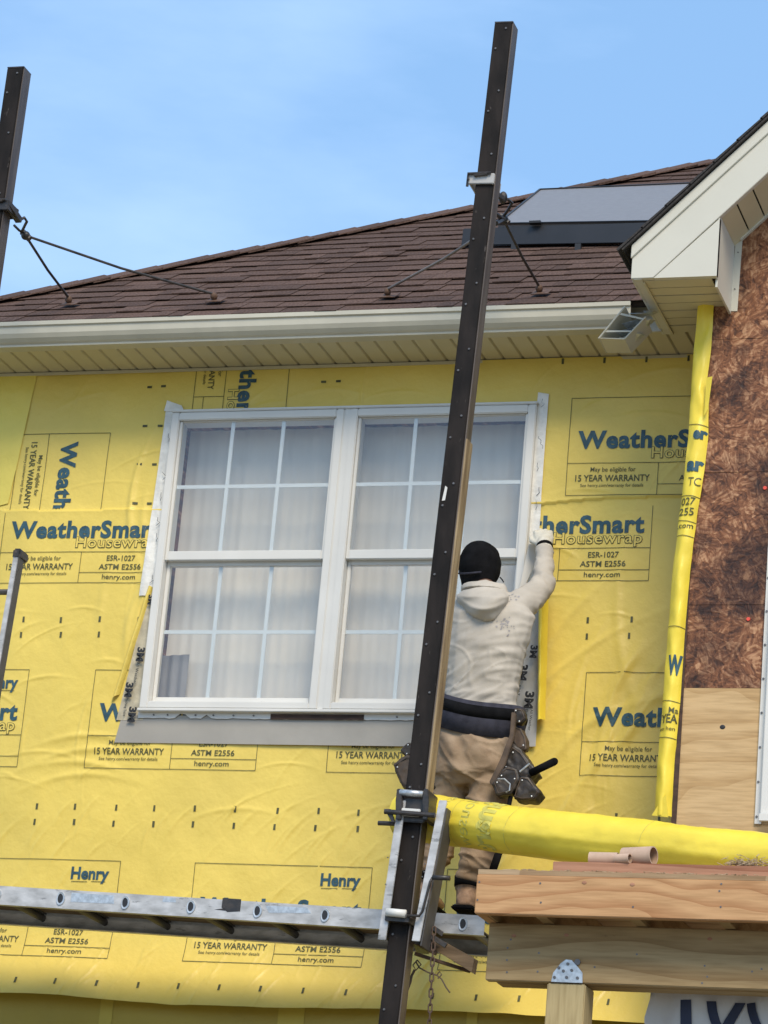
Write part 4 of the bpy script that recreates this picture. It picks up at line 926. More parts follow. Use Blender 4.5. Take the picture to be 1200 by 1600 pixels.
while px0+k*sp_ < A1.x-.02:
    x = px0+k*sp_; z = hz(x, YA)-.040
    if x > A0.x-.7:
        b = MB(); sh = [(.014*math.cos(t)*(1 if math.cos(t) > 0 else .8), .017*math.sin(t)) for t in [i*2*math.pi/12 for i in range(12)]]
        b.prism([(x+u, YA+.001, z+v) for u, v in sh], (0, YB-YA-.002, 0)); b.box(x-.022, x+.022, YA+.02, YB-.02, z+.015, z+.020); b.obj('rung', M_alud, lad)
        b = MB(); n = 14; ring = []; 
        for t in range(n):
            a = 2*math.pi*t/n; ring.append((math.cos(a)*(1 if math.cos(a) > 0 else .7), math.sin(a)))
        vs = [(x+u*.023, YA-.0055, z+v*.029) for u, v in ring]+[(x+u*.015, YA-.0045, z+v*.021) for u, v in ring]+[(x+u*.025, YA, z+v*.031) for u, v in ring]
        b.add(vs, [(i, (i+1) % n, n+(i+1) % n, n+i) for i in range(n)]+[(i, (i+1) % n, 2*n+(i+1) % n, 2*n+i) for i in range(n)]); b.obj('rung_collar', M_galv, lad)
        b = MB(); b.prism([(x+u*.0155, YA-.0035, z+v*.0215) for u, v in ring], (0, .003, 0)); b.obj('rung_socket', M_black, lad)  # black disc paints the darkness inside the hollow rung
    k += 1
b = MB(); c0 = at(347, 1414, YA-.001)                   # scorched patch and scuffs
P_ = [at(348, 1403, YA-.001), at(377, 1405, YA-.001), at(375, 1424, YA-.001), at(355, 1425, YA-.001), at(346, 1418, YA-.001)]
b.prism(P_, (0, .0008, 0))
P_ = [at(335, 1421, YA-.001), at(352, 1419, YA-.001), at(352, 1423, YA-.001)]; b.prism(P_, (0, .0008, 0))
b.obj('scorch_mark', M_steel, lad)
b = MB()
for p in ([(112, 1395), (178, 1399), (178, 1412), (110, 1409)], [(255, 1402), (275, 1403), (275, 1410), (254, 1409)], [(415, 1415), (480, 1418), (486, 1427), (420, 1426)]):
    b = MB(); b.prism([at(a_, c_, YA-.0008) for a_, c_ in p], (0, .0006, 0)); b.obj('worn_sticker', M_galv, lad)

wb = thing('shade_board', 'dark shade toned board added over the rungs to shade the far rail', 'board', (-4.6, -.6, hz(-4.6, -.6)-.02))  # added board, blocks light from above so the far rail goes dark
b = MB(); xa, xb = A0.x-.7, A1.x-.10
b.prism([(xa, YA+.035, hz(xa, 0)-.019), (xb, YA+.035, hz(xb, 0)-.019), (xb, YB-.035, hz(xb, 0)-.019), (xa, YB-.035, hz(xa, 0)-.019)], (0, 0, .016)); b.obj('plank', M_shadew, wb)
# leaning ladder at the left edge
el = thing('leaning_ladder', 'aluminium ladder rail with black tip rising at the left edge', 'ladder', at(0, 1060, -.9))
t0, t1 = at(21, 866, -.9), at(-21, 1110, -.95); dl = (t1-t0)
b = MB(); X_ = Vector((.026, 0, 0)); b.prism([t0, t0+X_, t0+X_+Vector((0, .035, 0)), t0+Vector((0, .035, 0))], dl*5.2); b.obj('rail', M_alu, el, bevel=.003)
b = MB(); q = t0+X_+Vector((.0005, .0, 0)); b.prism([q, q+Vector((.004, 0, 0)), q+Vector((.004, .055, 0)), q+Vector((0, .055, 0))], dl*5.2); b.obj('rail_web', M_alud, el)
b = MB(); b.prism([t0-X_-Vector((.38, 0, 0)), t0-Vector((.38, 0, 0)), t0-Vector((.38, 0, 0))+Vector((0, .08, 0)), t0-X_-Vector((.38, 0, 0))+Vector((0, .08, 0))], dl*5.2); b.obj('rail', M_alu, el, bevel=.003)
b = MB(); b.box(t0.x-.004, t0.x+.036, t0.y-.006, t0.y+.09, t0.z-.02, t0.z+.028); b.obj('rail_cap', M_steel, el, bevel=.008)
for k in range(12):
    c = at(12, 921, -.88)+dl.normalized()*(.3*k-0); b = MB(); b.tube([c+Vector((-.40, .04, 0)), c+Vector((.01, .04, 0))], .014, 8); b.obj('rung', M_alud, el)
    if k > 14: break
b = MB(); c = at(13, 942, -.905); b.tube([c, c+Vector((0, .006, 0))], .010, 8); b.obj('rail_bolt', M_steel, el)

# ------------------------------------------------------------------ porch frame
YD = -2.80
pf = thing('porch_frame', 'unfinished porch frame with fir rim board and heavy beam on a post', 'porch frame', (-2.6, YD, 0))
R0 = at(741, 1427, YD); R1 = at(746, 1365.5, YD); ztop = R1.z; zbot = R0.z; xl = R0.x
b = MB(); b.box(xl, 2.5, YD, YD+.038, zbot, ztop); b.obj('rim_board', M_rim, pf, bevel=.003)
b = MB(); b.box(xl, xl+.038, YD+.039, -1.6, zbot, ztop); b.obj('rim_board', M_rim, pf, bevel=.003)
b = MB(); b.box(xl+.002, 2.5, YD+.004, -1.6, ztop+.001, ztop+.018); b.obj('deck_plywood', M_deck, pf)
x = at(775, 1436, YD+.2).x
for px in (775, 862, 1007, 1145):
    x = at(px, 1440, YD+.2).x; b = MB(); b.box(x-.019, x+.019, YD+.039, -1.6, zbot+.002, ztop-.001); b.obj('joist', M_beam, pf)
for x in (-1.4, -1.0, -.6, 0, .6, 1.2): b = MB(); b.box(x-.019, x+.019, YD+.039, -1.6, zbot+.002, ztop-.001); b.obj('joist', M_beam, pf)
YBm = YD+.16; B0 = at(758, 1531, YBm); b = MB()
b.prism([(B0.x, YBm, zbot-.001), (2.5, YBm, zbot-.001), (2.5, YBm, B0.z), (B0.x, YBm, B0.z)], (0, .042, 0)); b.obj('beam', M_beam, pf, bevel=.003)
b = MB(); b.box(B0.x+.03, 2.5, YBm+.0435, YBm+.13, B0.z-.003, zbot-.001); b.obj('beam', M_beam, pf, bevel=.003)
p0, p1 = at(855, 1541, YBm), at(915, 1541, YBm)
b = MB(); b.box(p0.x, p1.x, YBm-.002, YBm+.13, 0, B0.z-.0035); b.obj('post', M_post, pf, bevel=.004)
def cappoly(Y, pts): return [at(a_, c_, Y) for a_, c_ in pts]
b = MB(); b.prism(cappoly(YBm-.006, [(861, 1534), (864, 1520), (876, 1505), (884, 1499), (893, 1500), (903, 1511), (910, 1520), (910, 1536)]), (0, .004, 0)); b.obj('post_cap', M_galv, pf, bevel=.001)
b = MB()
for px, py in ((902, 1503), (873, 1512), (887, 1506), (880, 1517), (893, 1516), (885, 1527), (902, 1528), (866, 1527)):
    c = at(px, py, YBm-.009); b.tube([c, c+Vector((0, .006, 0))], .011 if px == 902 and py == 1503 else .0055, 10)
b.obj('cap_bolts', M_bolt, pf)
b = MB()
for px, py, Y in ((749, 1378, YD), (746, 1406, YD), (844, 1380, YD), (845, 1410, YD), (988, 1383, YD), (989, 1417, YD), (1124, 1392, YD), (1126, 1417, YD), (1127, 1381, YD),
                  (793, 1481, YBm), (792, 1519, YBm), (842, 1489, YBm), (840, 1518, YBm), (798, 1468, YBm), (929, 1511, YBm), (995, 1491, YBm), (1101, 1509, YBm), (1097, 1536, YBm), (1175, 1518, YBm), (1190, 1514, YBm), (792, 1500, YBm), (1105, 1526, YBm)):
    c = at(px, py, Y-.0015); b.tube([c, c+Vector((0, .002, 0))], .0036, 8)
b.obj('nail_heads', M_bolt, pf)
for px, py, Y in ((1109, 1467, YBm), (885, 1461, YBm), (803, 1462, YBm), (988, 1382, YD), (913, 1379, YD)):
    c = at(px, py, Y-.001); b = MB(); b.ell(c, .009, .0012, .006, 12, 6); b.obj('knot', M_plank, pf)
# things on the deck
ZD = ztop+.019
def ond(px, py, Y): return at(px, py, Y)
b = MB(); y0 = YD+.035; a = at(864, 1351, y0); c = at(1200, 1370, y0); zt = at(864, 1343, y0).z
b.box(a.x, a.x+1.9, y0, y0+.09, ZD, ZD+.040); tag(b.obj('wood_plank', M_plank, None, bevel=.002), 'reddish short plank lying on the porch deck edge', 'plank')
b = MB(); a = at(1100, 1345, y0+.2); b.box(a.x, a.x+1.4, y0+.1, y0+.24, ZD+.042, ZD+.06); tag(b.obj('wood_plank', M_rwood), 'dark thin board lying behind the reddish plank at right', 'plank')
def tube_obj(a, c, ro, ri, label, cut=False):
    t = thing('cardboard_tube', label, 'cardboard tube', a, 'cardboard cores on the deck')
    ax = (c-a); u = ax.normalized(); p = u.cross(Vector((0, 0, 1))).normalized(); q = p.cross(u); n = 28; V = []; F = []
    for base_, r_ in ((a, ro), (c, ro), (c, ri), (a, ri)):
        for k in range(n): V.append(base_+(p*math.cos(2*math.pi*k/n)+q*math.sin(2*math.pi*k/n))*r_)
    for r_ in range(4):
        for k in range(n): F.append((r_*n+k, r_*n+(k+1) % n, ((r_+1) % 4)*n+(k+1) % n, ((r_+1) % 4)*n+k))
    m_ = MB(); m_.add(V[:], [f for i, f in enumerate(F) if i//n != 2]); smooth_by_angle(m_.obj('tube_wall', M_card, t))
    m_ = MB(); m_.add(V[:], [f for i, f in enumerate(F) if i//n == 2]); m_.obj('tube_inside', M_cardi, t, smooth=True)
    return t
yt = y0+.056; zz = ZD+.040
def setz(p, r): return Vector((p.x, p.y, zz+r))
r1 = .033; a = at(975, 1332, yt); c = at(1023, 1332, yt-.02); tube_obj(setz(a, r1), setz(c, r1)+Vector((0, -.012, 0)), r1, r1-.004, 'larger open cardboard core on the reddish plank')
r2 = .024; a = at(922, 1330, yt); c = at(966, 1332, yt); tube_obj(setz(a, r2), setz(c, r2), r2, r2-.003, 'shorter cardboard core left of the larger one')
r3 = .017; a = at(962, 1337, yt-.04); c = at(984, 1337, yt-.06); tube_obj(Vector((a.x, a.y, zz+r3)), Vector((c.x, c.y+.005, zz+r3)), r3, r3-.003, 'small cardboard curl between the two cores')
b = MB()
for i in range(420):
    t = random.random(); clump = random.random() < .55
    px = random.gauss(1165, 16) if clump else random.uniform(790, 1195); y_ = y0+random.uniform(0, .08) if clump else YD+random.uniform(.006, .05)
    p = at(px, 1360, y_); z = (ZD+.045+abs(random.gauss(0, .012))) if clump else ZD+.001+random.random()*.003
    l = random.uniform(.008, .03); a = random.uniform(0, math.pi); tl = random.uniform(-.4, .5) if clump else 0
    q = Vector((p.x, y_, z)); dv_ = Vector((math.cos(a)*l, math.sin(a)*l*.6, tl*l)); s_ = Vector((-math.sin(a), math.cos(a), 0))*.0015
    b.prism([q-s_, q+s_, q+dv_+s_, q+dv_-s_], (0, 0, .0018))
o = b.obj('wood_chips', M_splint, None, kind='stuff'); o['label'] = 'saw dust and splintered chips along the porch deck edge'; o['category'] = 'wood chips'

# tarp with navy letters
YT_ = -2.45
tp = thing('banner_tarp', 'white tarp with bold navy letters hanging under the porch beam', 'tarp', at(1100, 1600, YT_))
V = []; F = []; n, mq = 30, 16
def tarp_pt(px, py, l=0.):
    q = at(px, py, YT_); f = .018*math.sin(px*.045)+.008*math.sin(px*.11+py*.04); return Vector((q.x, q.y+f-l, q.z))
for j in range(mq+1):
    for i in range(n+1):
        px = 1006+(1300-1006)*i/n; py = 1549+160*j/mq
        if i == 0: px = 1018-12*min(1, j/4)
        V.append(tarp_pt(px, py))
for j in range(mq):
    for i in range(n): a = j*(n+1)+i; F.append((a, a+1, a+n+2, a+n+1))
me = bpy.data.meshes.new('sheet'); me.from_pydata(V, [], F); me.update(); link('sheet', me, M_tarp, tp, True)
def stroke(pts, wd):
    pts = [(pts[i][0]+(pts[i+1][0]-pts[i][0])*k/6, pts[i][1]+(pts[i+1][1]-pts[i][1])*k/6) for i in range(len(pts)-1) for k in range(6)]
    V = []; n = len(pts)
    for (x, y) in pts: V += [tarp_pt(x-wd/2, y, .007), tarp_pt(x+wd/2, y, .007)]
    me = bpy.data.meshes.new('letter_stroke'); me.from_pydata(V, [], [(2*i, 2*i+1, 2*i+3, 2*i+2) for i in range(n-1)]); link('letter_stroke', me, M_tarpn, tp)
stroke([(1074, 1564), (1074, 1580), (1074, 1600), (1074, 1690)], 17)
stroke([(1112, 1565), (1114, 1580), (1118, 1595), (1124, 1610), (1134, 1640)], 15)
stroke([(1156, 1566), (1148, 1580), (1141, 1592), (1137, 1600), (1134, 1640)], 16)
stroke([(1173, 1567), (1175, 1580), (1180, 1595), (1188, 1612), (1200, 1640)], 15)
stroke([(1232, 1567), (1222, 1580), (1212, 1600), (1200, 1640)], 15)

# ------------------------------------------------------------------ roll of wrap
Rc0 = at(634, 1274, -.88); Rc1 = at(1290, 1349, -1.75)
roll = thing('housewrap_roll', 'bright yellow roll of housewrap lying across behind the right pole', 'housewrap roll', Rc0)
ax = (Rc1-Rc0); u = ax.normalized(); pz = Vector((0, 0, 1)); pz = (pz-u*pz.dot(u)).normalized(); py_ = pz.cross(u)
if py_.y > 0: py_ = -py_
def rollp(t, a, l=0.):
    r_ = .104+( .092-.104)*t + .0025*math.sin(t*9+a*2)+.0015*math.sin(t*23-a*3)+.006*mnoise.noise(Vector((t*9, math.cos(a)*1.2, math.sin(a)*1.2)))+.003*max(0, 1-abs(mnoise.noise(Vector((t*16+a, math.cos(a)*2, math.sin(a)*2))))*6)+.004*(1 if (a % 6.2832) > 5.9+.12*math.sin(t*5) else 0)+l
    c = Rc0+ax*t+Vector((0, 0, -.012*math.sin(math.pi*t))); return c+(pz*math.sin(a)+py_*math.cos(a))*r_
V = []; F = []; n, mq = 48, 120
for j in range(mq+1):
    for i in range(n): V.append(rollp(j/mq, 2*math.pi*i/n))
for j in range(mq):
    for i in range(n): F.append((j*n+i, j*n+(i+1) % n, (j+1)*n+(i+1) % n, (j+1)*n+i))
me = bpy.data.meshes.new('wound_sheet'); me.from_pydata(V, [], F); me.update(); link('wound_sheet', me, M_bright, roll, True)
b = MB(); 
for base_, s in ((0, -1), (1, 1)):
    c = Rc0+ax*base_; n = 40; V = []
    for rr in (.105 if base_ == 0 else .093, .04, .034): V += [c+(pz*math.sin(2*math.pi*k/n)+py_*math.cos(2*math.pi*k/n))*rr - u*s*(.0 if rr > .035 else .05) for k in range(n)]
    b.add(V, [(k, (k+1) % n, n+(k+1) % n, n+k) for k in range(n)]+[(n+k, n+(k+1) % n, 2*n+(k+1) % n, 2*n+k) for k in range(n)])
b.obj('roll_end', M_card, roll)
def ringline(t0, a0=-1.4, a1=1.6, w_=.0012, name='printed_line'):
    V = []; n = 30
    for i in range(n+1):
        a = a0+(a1-a0)*i/n; V += [rollp(t0-w_/2+.002*math.sin(a*2), a, .0012), rollp(t0+w_/2+.002*math.sin(a*2), a, .0012)]
    me = bpy.data.meshes.new(name); me.from_pydata(V, [], [(2*i, 2*i+1, 2*i+3, 2*i+2) for i in range(n)]); link(name, me, M_ghost, roll)
for t in (.16, .30, .62): ringline(t)
def rolltext(s, t0, t1, a0, a1, bold, mat=M_ghost):
    v, f = text_uv(s, 0, 1, 0, 1, bold=bold)
    print_obj('printed_lettering', [(v, f, 0, 0)], lambda U, W_, l: np.array([tuple(rollp(t1-(t1-t0)*w_, a0+(a1-a0)*u_, .0012)) for u_, w_ in zip(U, W_)]), [mat], roll)
rolltext('Smart', .215, .262, 1.5, -1.3, .04); rolltext('Housew', .175, .205, 1.4, -1.2, .0); rolltext('ASTM', .125, .14, 1.4, .3, .01)

# ------------------------------------------------------------------ worker
YH = -.60
wk = thing('person', 'worker in cream hoodie and khaki trousers reaching up to the window jamb', 'person', at(700, 1418, YH))
V3 = Vector
def ring(c, rx, ry, tw=0., lean=0.):
    return (c, V3((rx*math.cos(tw), rx*math.sin(tw), 0)), V3((-ry*math.sin(tw), ry*math.cos(tw), 0)))
def limb(mb, pts, rs, flat=1.):
    P = [V3(p) for p in pts]; out_ = []
    for i, p in enumerate(P):
        t = (P[min(i+1, len(P)-1)]-P[max(0, i-1)]).normalized(); s_ = t.cross(V3((0, 1, .05))).normalized(); q = t.cross(s_)
        out_.append((p, s_*rs[i], q*rs[i]*flat))
    mb.loft(out_); mb.ell(P[0], rs[0]*.98, rs[0]*.98, rs[0]*.98); mb.ell(P[-1], rs[-1]*.98, rs[-1]*.98, rs[-1]*.98)
hc = at(750, 888, YH+.10); nk = at(757, 925, YH+.04); ch_ = at(765, 975, YH); ws = at(750, 1085, YH+.02); hp_ = at(746, 1150, YH)
shR = at(812, 950, YH+.03); elR = at(850, 912, YH+.27); wrR = at(851, 856, YH+.43); haR = at(849, 834, YH+.48)
shL = at(716, 952, YH+.03); elL = at(706, 1010, YH+.22); wrL = at(742, 965, YH+.40); haL = at(755, 950, YH+.46)
hR = at(775, 1180, YH); kR = at(757, 1300, YH-.02); aR = at(730, 1392, YH+.02); fR = at(728, 1410, YH+.04)
hL = at(712, 1180, YH); kL = at(690, 1298, YH+.06); aL = at(664, 1384, YH+.06)
skull = MB()
skull.ell(hc, .078, .098, .115); skull.ell(hc+V3((0, .05, -.055)), .055, .06, .06); skull.ell(hc+V3((0, .102, -.02)), .014, .022, .022)
for s_ in (-1, 1): skull.ell(hc+V3((s_*.080, .005, -.015)), .010, .018, .030)
limb(skull, [nk-V3((0, 0, .03)), nk, hc-V3((0, 0, .06))], [.065, .057, .055])
skull.loft([ring(hp_-V3((0, 0, .10)), .15, .10), ring(hp_, .160, .11), ring(ws, .142, .095), ring(ch_-V3((0, 0, .08)), .150, .095), ring(ch_+V3((0, 0, .05)), .145, .085), ring(nk-V3((0, 0, .02)), .07, .06)])
limb(skull, [shR, (shR+elR)/2, elR, wrR], [.050, .040, .034, .024]); limb(skull, [shL, elL, wrL], [.045, .034, .024])
limb(skull, [hR, kR, aR], [.085, .056, .040]); limb(skull, [hL, kL, aL], [.085, .056, .040])
for a in (aR, aL): limb(skull, [a-V3((0, -.01, .02)), a+V3((0, .06, -.045)), a+V3((0, .15, -.050))], [.028, .028, .020])
voxel(skull, 'body', M_skin, wk, .011, 3)
# hoodie
def wr(scale, amp, sx=1, sz=1): return lambda c: amp*mnoise.noise(V3((c.x*scale*sx, c.y*scale, c.z*scale*sz)))
sh = MB()
sh.loft([ring(at(749, 1112, YH+.01), .168, .120), ring(at(750, 1085, YH+.01), .166, .118), ring(at(755, 1045, YH), .173, .122), ring(at(762, 1000, YH-.005), .190, .124), ring(at(766, 965, YH+.0), .200, .115), ring(at(764, 942, YH+.02), .165, .095), ring(at(759, 924, YH+.04), .09, .08), ring(at(756, 915, YH+.05), .07, .07)])
limb(sh, [shR+V3((-.03, 0, -.01)), (shR+elR)/2+V3((0, 0, -.008)), elR, (elR+wrR)/2, wrR+V3((0, 0, .0))], [.080, .064, .053, .045, .036])
limb(sh, [shL+V3((.03, 0, -.01)), (shL+elL)/2, elL, (elL+wrL)/2, wrL], [.080, .068, .056, .046, .036])

sh.loft([ring(at(757, 926, YH+.0), .108, .10), ring(at(757, 916, YH+.03), .098, .085)])
def ridge(x, y, z, k=5.): return max(0., 1-abs(mnoise.noise(V3((x, y, z))))*k)**2
def shirt_w(c):
    d = .006*mnoise.noise(V3((c.x*6, c.y*6, c.z*16))) + .004*mnoise.noise(V3((c.x*14+c.z*10, c.y*9, c.z*26-c.x*8)))
    low = max(0, min(1, (at(750, 1000, YH).z-c.z)/.3)); u_ = c.z*70-(c.x+3.6)*26+3*mnoise.noise(V3((c.x*5, c.z*6, 0))); s_ = math.sin(u_); d += .0065*low*(max(0, s_)**2)+.004*mnoise.noise(V3((c.x*9+c.z*13, c.y*6, c.z*34-c.x*16)))
    d += .0065*low*ridge(c.x*4.5+c.z*3, c.y*3, c.z*15-c.x*7, 5)+.004*ridge(c.x*7+9, c.y*5, c.z*9+c.x*4, 6)
    rr = (c-elR).length
    if rr < .14: d += .004*math.sin(c.z*110+c.x*60)*(1-rr/.14)
    return d
hood = voxel(sh, 'hoodie', M_cloth, wk, .0062, 4, shirt_w)
hd_out = [(713, 930), (716, 942), (727, 957), (742, 968), (757, 974), (772, 970), (784, 958), (793, 944), (797, 932), (789, 922), (774, 916), (757, 914), (740, 916), (723, 921)]
nO = 56; oc = [np.array([np.interp(k/nO*len(hd_out), range(len(hd_out)+1), [p[q] for p in hd_out+hd_out[:1]]) for q in (0, 1)]) for k in range(nO)]
ctr = np.array([757., 938.]); V = []; F = []; NR = 14
for jr in range(NR+1):
    rr = 1-jr/NR
    for k in range(nO):
        p = ctr+(oc[k]-ctr)*rr*(1+.03*math.sin(3*k*2*math.pi/nO)*rr)
        bul = .062*math.sqrt(max(0, 1-rr**3.2)) + .008*math.sin((p[0]-757)*.09+(p[1]-938)*.16) + .010*math.exp(-((p[1]-(952-.010*(p[0]-757)**2))/3.5)**2)
        base_y = YH-.102+.000028*(p[0]-757)**2+(.0035*max(0, 932-p[1]))
        V.append(at(p[0], p[1], base_y-bul))
for jr in range(NR):
    for k in range(nO): F.append((jr*nO+k, jr*nO+(k+1) % nO, (jr+1)*nO+(k+1) % nO, (jr+1)*nO+k))
m_ = MB(); m_.add(V, F); m_.obj('hood', M_cloth, wk, smooth=True)
b = MB()
for i in range(34):
    px = random.gauss(788, 7); py = random.gauss(977, 6) if i < 24 else random.gauss(934, 3); px += 8 if i >= 24 else 0
    o_ = at(px, py, YH-.2); dr = (o_-CAMP).normalized()
    dg = bpy.context.evaluated_depsgraph_get(); hit = hood.ray_cast(hood.matrix_world.inverted() @ (CAMP), dr)
    if hit[0]:
        q = hit[1]; nr = hit[2]; tx = nr.orthogonal().normalized(); ty = nr.cross(tx); r_ = random.uniform(.003, .0075)
        b.add([q+nr*.0015+(tx*math.cos(a)*r_*random.uniform(.5, 1.5)+ty*math.sin(a)*r_*random.uniform(.4, 1)) for a in [k*1.256 for k in range(5)]], [(0, 1, 2, 3, 4)])
if b.f: b.obj('smudge', M_stain, wk)
# cap
cp = MB(); cp.ell(hc+V3((0, -.005, .022)), .094, .112, .102, 20, 14); cp.loft([ring(hc+V3((0, -.004, .03)), .095, .113), ring(hc+V3((0, -.008, -.02)), .093, .110), ring(hc+V3((.002, -.018, -.062)), .080, .088), ring(hc+V3((.004, -.02, -.100)), .072, .074), ring(hc+V3((.006, -.03, -.135)), .074, .074)])
voxel(cp, 'knit_cap', M_dark, wk, .008, 3, wr(30, .003))
b = MB(); b.tube([hc+V3((-.070, -.090, -.052)), hc+V3((-.035, -.113, -.060)), hc+V3((.0, -.120, -.060)), hc+V3((.04, -.110, -.052))], [.004, .005, .005, .004], 6); b.obj('cap_strap', M_navy, wk, smooth=True)
b = MB(); e0 = at(781, 902, YH+.08); b.tube([e0, e0+V3((.012, 0, -.012)), e0+V3((.016, .01, -.02))], .003, 5); b.obj('strap_end', M_dark, wk)
# gloves
def glove(wrist, hand, up_dir, side):
    g_ = MB(); d = (hand-wrist).normalized(); s_ = V3((1, .2, 0)); s_ = (s_-d*s_.dot(d)).normalized(); n_ = d.cross(s_)
    if n_.y > 0: n_ = -n_
    limb_pts = [wrist-d*.02, wrist+d*.03]; limb(g_, limb_pts, [.036, .038])
    pc = wrist+d*.065; g_.loft([(wrist+d*.02, s_*.036, n_*.026), (pc, s_*.046, n_*.024), (wrist+d*.095, s_*.045, n_*.020)])
    for k, ln in zip((-1.5, -.5, .5, 1.5), (.058, .070, .066, .050)):
        r0 = wrist+d*.088+s_*k*.0205; m1 = r0+d*ln*.5-n_*.004+s_*k*.002; m2 = m1+d*ln*.38-n_*.016; e_ = m2+d*ln*.12-n_*.018
        limb(g_, [r0, m1, m2, e_], [.0125, .012, .011, .0098])
    th0 = wrist+d*.035-s_*side*.030; th1 = th0-s_*side*.026+d*.028-n_*.008; th2 = th1+d*.032-n_*.008
    limb(g_, [th0, th1, th2], [.015, .0125, .0105])
    return voxel(g_, 'glove', M_glove, wk, .0042, 2, wr(60, .0015))
glove(wrR, haR, None, 1); glove(wrL, haL, None, -1)
b = MB(); d = (haR-wrR).normalized(); b.tube([wrR-d*.008, wrR+d*.012], [.0395, .0385], 20); b.obj('wristband', M_dark, wk, smooth=True)
# trousers
tr = MB()
tr.loft([ring(at(748, 1112, YH+.01), .158, .112), ring(at(746, 1140, YH), .182, .130), ring(at(744, 1180, YH-.015), .192, .142), ring(at(742, 1212, YH-.01), .185, .130), ring(at(738, 1232, YH), .12, .09)])
limb(tr, [hR+V3((.005, 0, .02)), (hR+kR)/2, kR, (kR+aR)/2, aR+V3((0, 0, .035))], [.112, .098, .084, .074, .052])
limb(tr, [hL+V3((-.0, 0, .02)), (hL+kL)/2, kL, (kL+aL)/2, aL+V3((0, 0, .035))], [.112, .098, .082, .072, .052])
def tw(c):
    d = .010*mnoise.noise(V3((c.x*7+c.z*4, c.y*6, c.z*9))) + .006*mnoise.noise(V3((c.x*12-c.z*9, c.y*9, c.z*20+c.x*9)))
    kk = (aR.z+.22-c.z)/.2
    if kk > 0: d += .005*min(1, kk)*math.sin(c.z*120+c.x*30)
    kk2 = min(1., max(0., (hp_.z-.02-c.z)/.06)); d = d*(.3+.7*kk2) + kk2*.009*ridge(c.x*5-c.z*4, c.y*3, c.z*8+c.x*5, 5)+.004*ridge(c.x*11+c.z*5, c.y*6, c.z*16, 5)
    if c.z > hR.z-.1: d += .006*math.sin((c.x*1.2+c.z)*34+2*mnoise.noise(c*6))
    return d
voxel(tr, 'trousers', M_pants, wk, .0065, 4, tw)
for a in (aR, aL):
    bo = MB(); bo.loft([ring(a+V3((0, 0, z_)), w_, d_) for z_, w_, d_ in ((.06, .050, .052), (.0, .048, .050), (-.045, .044, .052), (-.074, .046, .058))]); bo.loft([(a+V3((0, y_, -.050+.006*(y_ < .05))), V3((w_, 0, 0)), V3((0, 0, h_))) for y_, w_, h_ in ((-.055, .028, .026), (-.035, .038, .032), (.04, .044, .038), (.12, .050, .034), (.18, .044, .026), (.21, .02, .014))])
    voxel(bo, 'boot', M_boot, wk, .007, 2)
    s_ = MB(); s_.box(a.x-.048, a.x+.050, a.y-.07, a.y+.20, a.z-.092, a.z-.074); s_.obj('boot_sole', M_dark, wk, bevel=.006)
    s_ = MB(); s_.tube([a+V3((0, -.005, .058)), a+V3((0, -.008, .015))], [.058, .056], 20); s_.obj('ankle_wrap', M_dark, wk, smooth=True)
# belt
def band(z0pts, rx, ry, name, mat, par, h):
    bm_ = MB(); n = 40; V = []
    for zi in (0, h*.5, h):
        for k in range(n):
            a = 2*math.pi*k/n; c = z0pts; gr = .006 if zi == h*.5 else 0
            V.append(c+V3(((rx+gr)*math.cos(a), (ry+gr)*math.sin(a), zi-.17*rx*math.cos(a)+.02*math.cos(2*a))))
    bm_.add(V, [(j*n+k, j*n+(k+1) % n, (j+1)*n+(k+1) % n, (j+1)*n+k) for j in range(2) for k in range(n)])
    me = bm_.mesh(name); o = link(name, me, mat, par, True)
    md = o.modifiers.new('s', 'SOLIDIFY'); md.thickness = .006; md.offset = 1; return o
bc = at(748, 1135, YH+.005)
belt = band(bc+V3((0, 0, -.055)), .196, .150, 'tool_belt', M_navy, wk, .150)
band(bc+V3((0, 0, .025)), .203, .157, 'belt_webbing', M_dark, belt, .050)
def pouch(name, pts, Y, depth, mat=M_leath, par=belt, bev=.006):
    b = MB(); b.prism([at(a_, c_, Y) for a_, c_ in pts], (0, depth, 0))
    if name == 'strap': return b.obj(name, mat, par, bevel=bev)
    o = voxel(b, name, mat, par, .0055, 7, lambda c: .006*mnoise.noise(c*18)+.004*mnoise.noise(c*45))
    n_ = len(pts); cx_ = sum(p[0] for p in pts)/n_; cy_ = sum(p[1] for p in pts)/n_; st = MB()
    ring_ = [at(cx_+(a_-cx_)*.80, cy_+(c_-cy_)*.80, Y-.002) for a_, c_ in pts]; st.tube(ring_+ring_[:1], .0016, 5); st.obj('stitching', M_strap if mat is M_leath else M_leath, par)
    for k_ in range(0, n_, 3):
        st = MB(); q_ = at(cx_+(pts[k_][0]-cx_)*.62, cy_+(pts[k_][1]-cy_)*.62, Y-.002); st.ell(q_, .004, .003, .004, 8, 6); st.obj('rivet', M_galv, par)
    return o
pouch('strap', [(799, 1112), (806, 1114), (803, 1150), (789, 1195), (770, 1228), (764, 1222), (782, 1185), (796, 1148)], YH-.17, .02, M_strap, bev=.003)
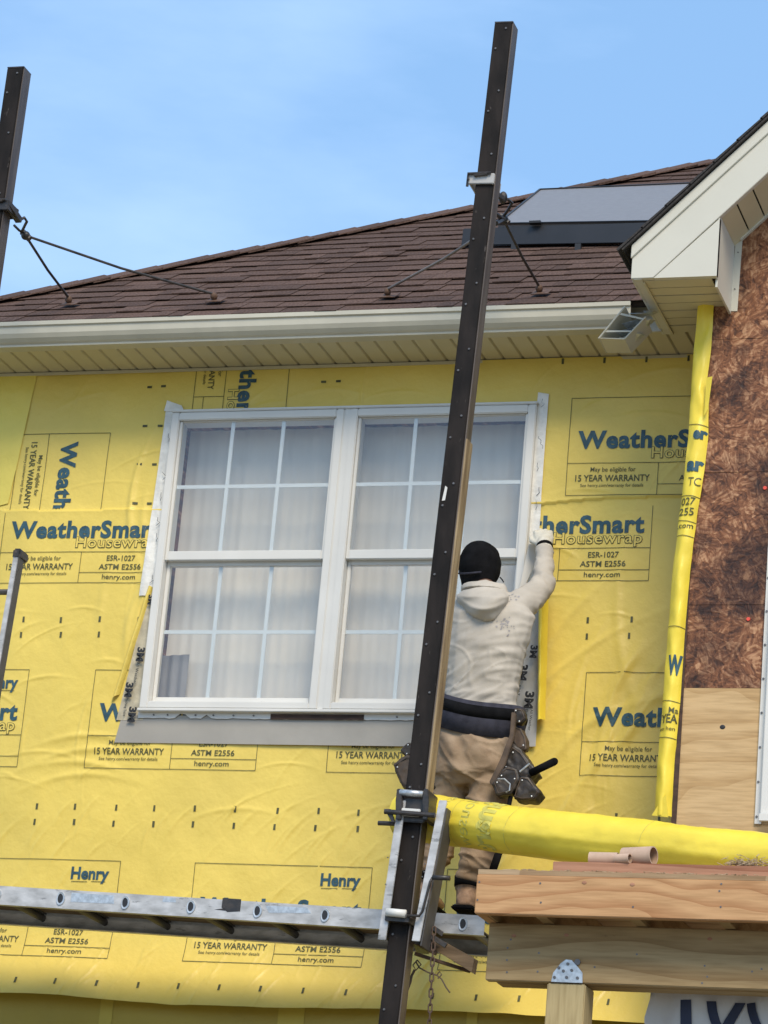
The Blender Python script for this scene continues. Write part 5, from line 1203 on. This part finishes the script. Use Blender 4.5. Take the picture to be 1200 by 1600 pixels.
pouch('pouch', [(803, 1105), (816, 1108), (821, 1122), (812, 1132), (800, 1128)], YH-.12, .05)
pouch('pouch', [(800, 1132), (814, 1137), (821, 1152), (822, 1172), (808, 1172), (797, 1150)], YH-.10, .07, M_strap)
pouch('pouch', [(800, 1160), (815, 1170), (838, 1206), (820, 1222), (795, 1232), (775, 1224), (782, 1196)], YH-.14, .12)
pouch('pouch', [(779, 1208), (792, 1196), (808, 1200), (812, 1216), (800, 1240), (776, 1244), (768, 1225)], YH-.19, .06)
pouch('pouch', [(812, 1210), (826, 1213), (844, 1238), (836, 1250), (812, 1250), (800, 1246)], YH-.18, .10)
pouch('pouch', [(637, 1160), (646, 1162), (648, 1178), (634, 1182), (626, 1172)], YH-.05, .06)
pouch('pouch', [(612, 1194), (636, 1178), (648, 1180), (650, 1225), (640, 1234), (628, 1230)], YH-.10, .12, M_strap)
pouch('pouch', [(640, 1180), (690, 1165), (694, 1232), (640, 1236)], YH-.06, .10)
b = MB(); b.tube([at(829, 1208, YH-.14), at(866, 1190, YH-.17)], [.016, .017], 12); b.ell(at(866, 1190, YH-.17), .017, .01, .017); b.obj('hammer_handle', M_dark, belt, smooth=True)
b = MB(); b.tube([at(812, 1206, YH-.2), at(828, 1193, YH-.2)], .004, 6); b.obj('steel_pin', M_galv, belt); b = MB(); b.tube([at(778, 1217, YH-.2), at(788, 1217, YH-.21), at(797, 1225, YH-.21), at(796, 1235, YH-.21), at(791, 1238, YH-.2)], .0032, 6); b.obj('steel_clip', M_galv, belt)
b = MB(); b.tube([at(783, 1322, YH-.2), at(774, 1348, YH-.2), at(768, 1366, YH-.2)], [.016, .017, .017], 10); b.tube([at(798, 1245, YH-.16), at(783, 1322, YH-.2)], .010, 8); b.obj('pry_bar', M_dark, belt, smooth=True)
# flashing piece the worker presses to the jamb
b = MB(); b.prism([at(826, 850, -.10), at(838, 835, -.075), at(846, 850, -.075), at(836, 880, -.08), at(822, 912, -.09), at(812, 918, -.10)], (0, .003, 0)); tag(b.obj('flashing_piece', M_vinyl), 'white flashing piece held against the right jamb', 'flashing')
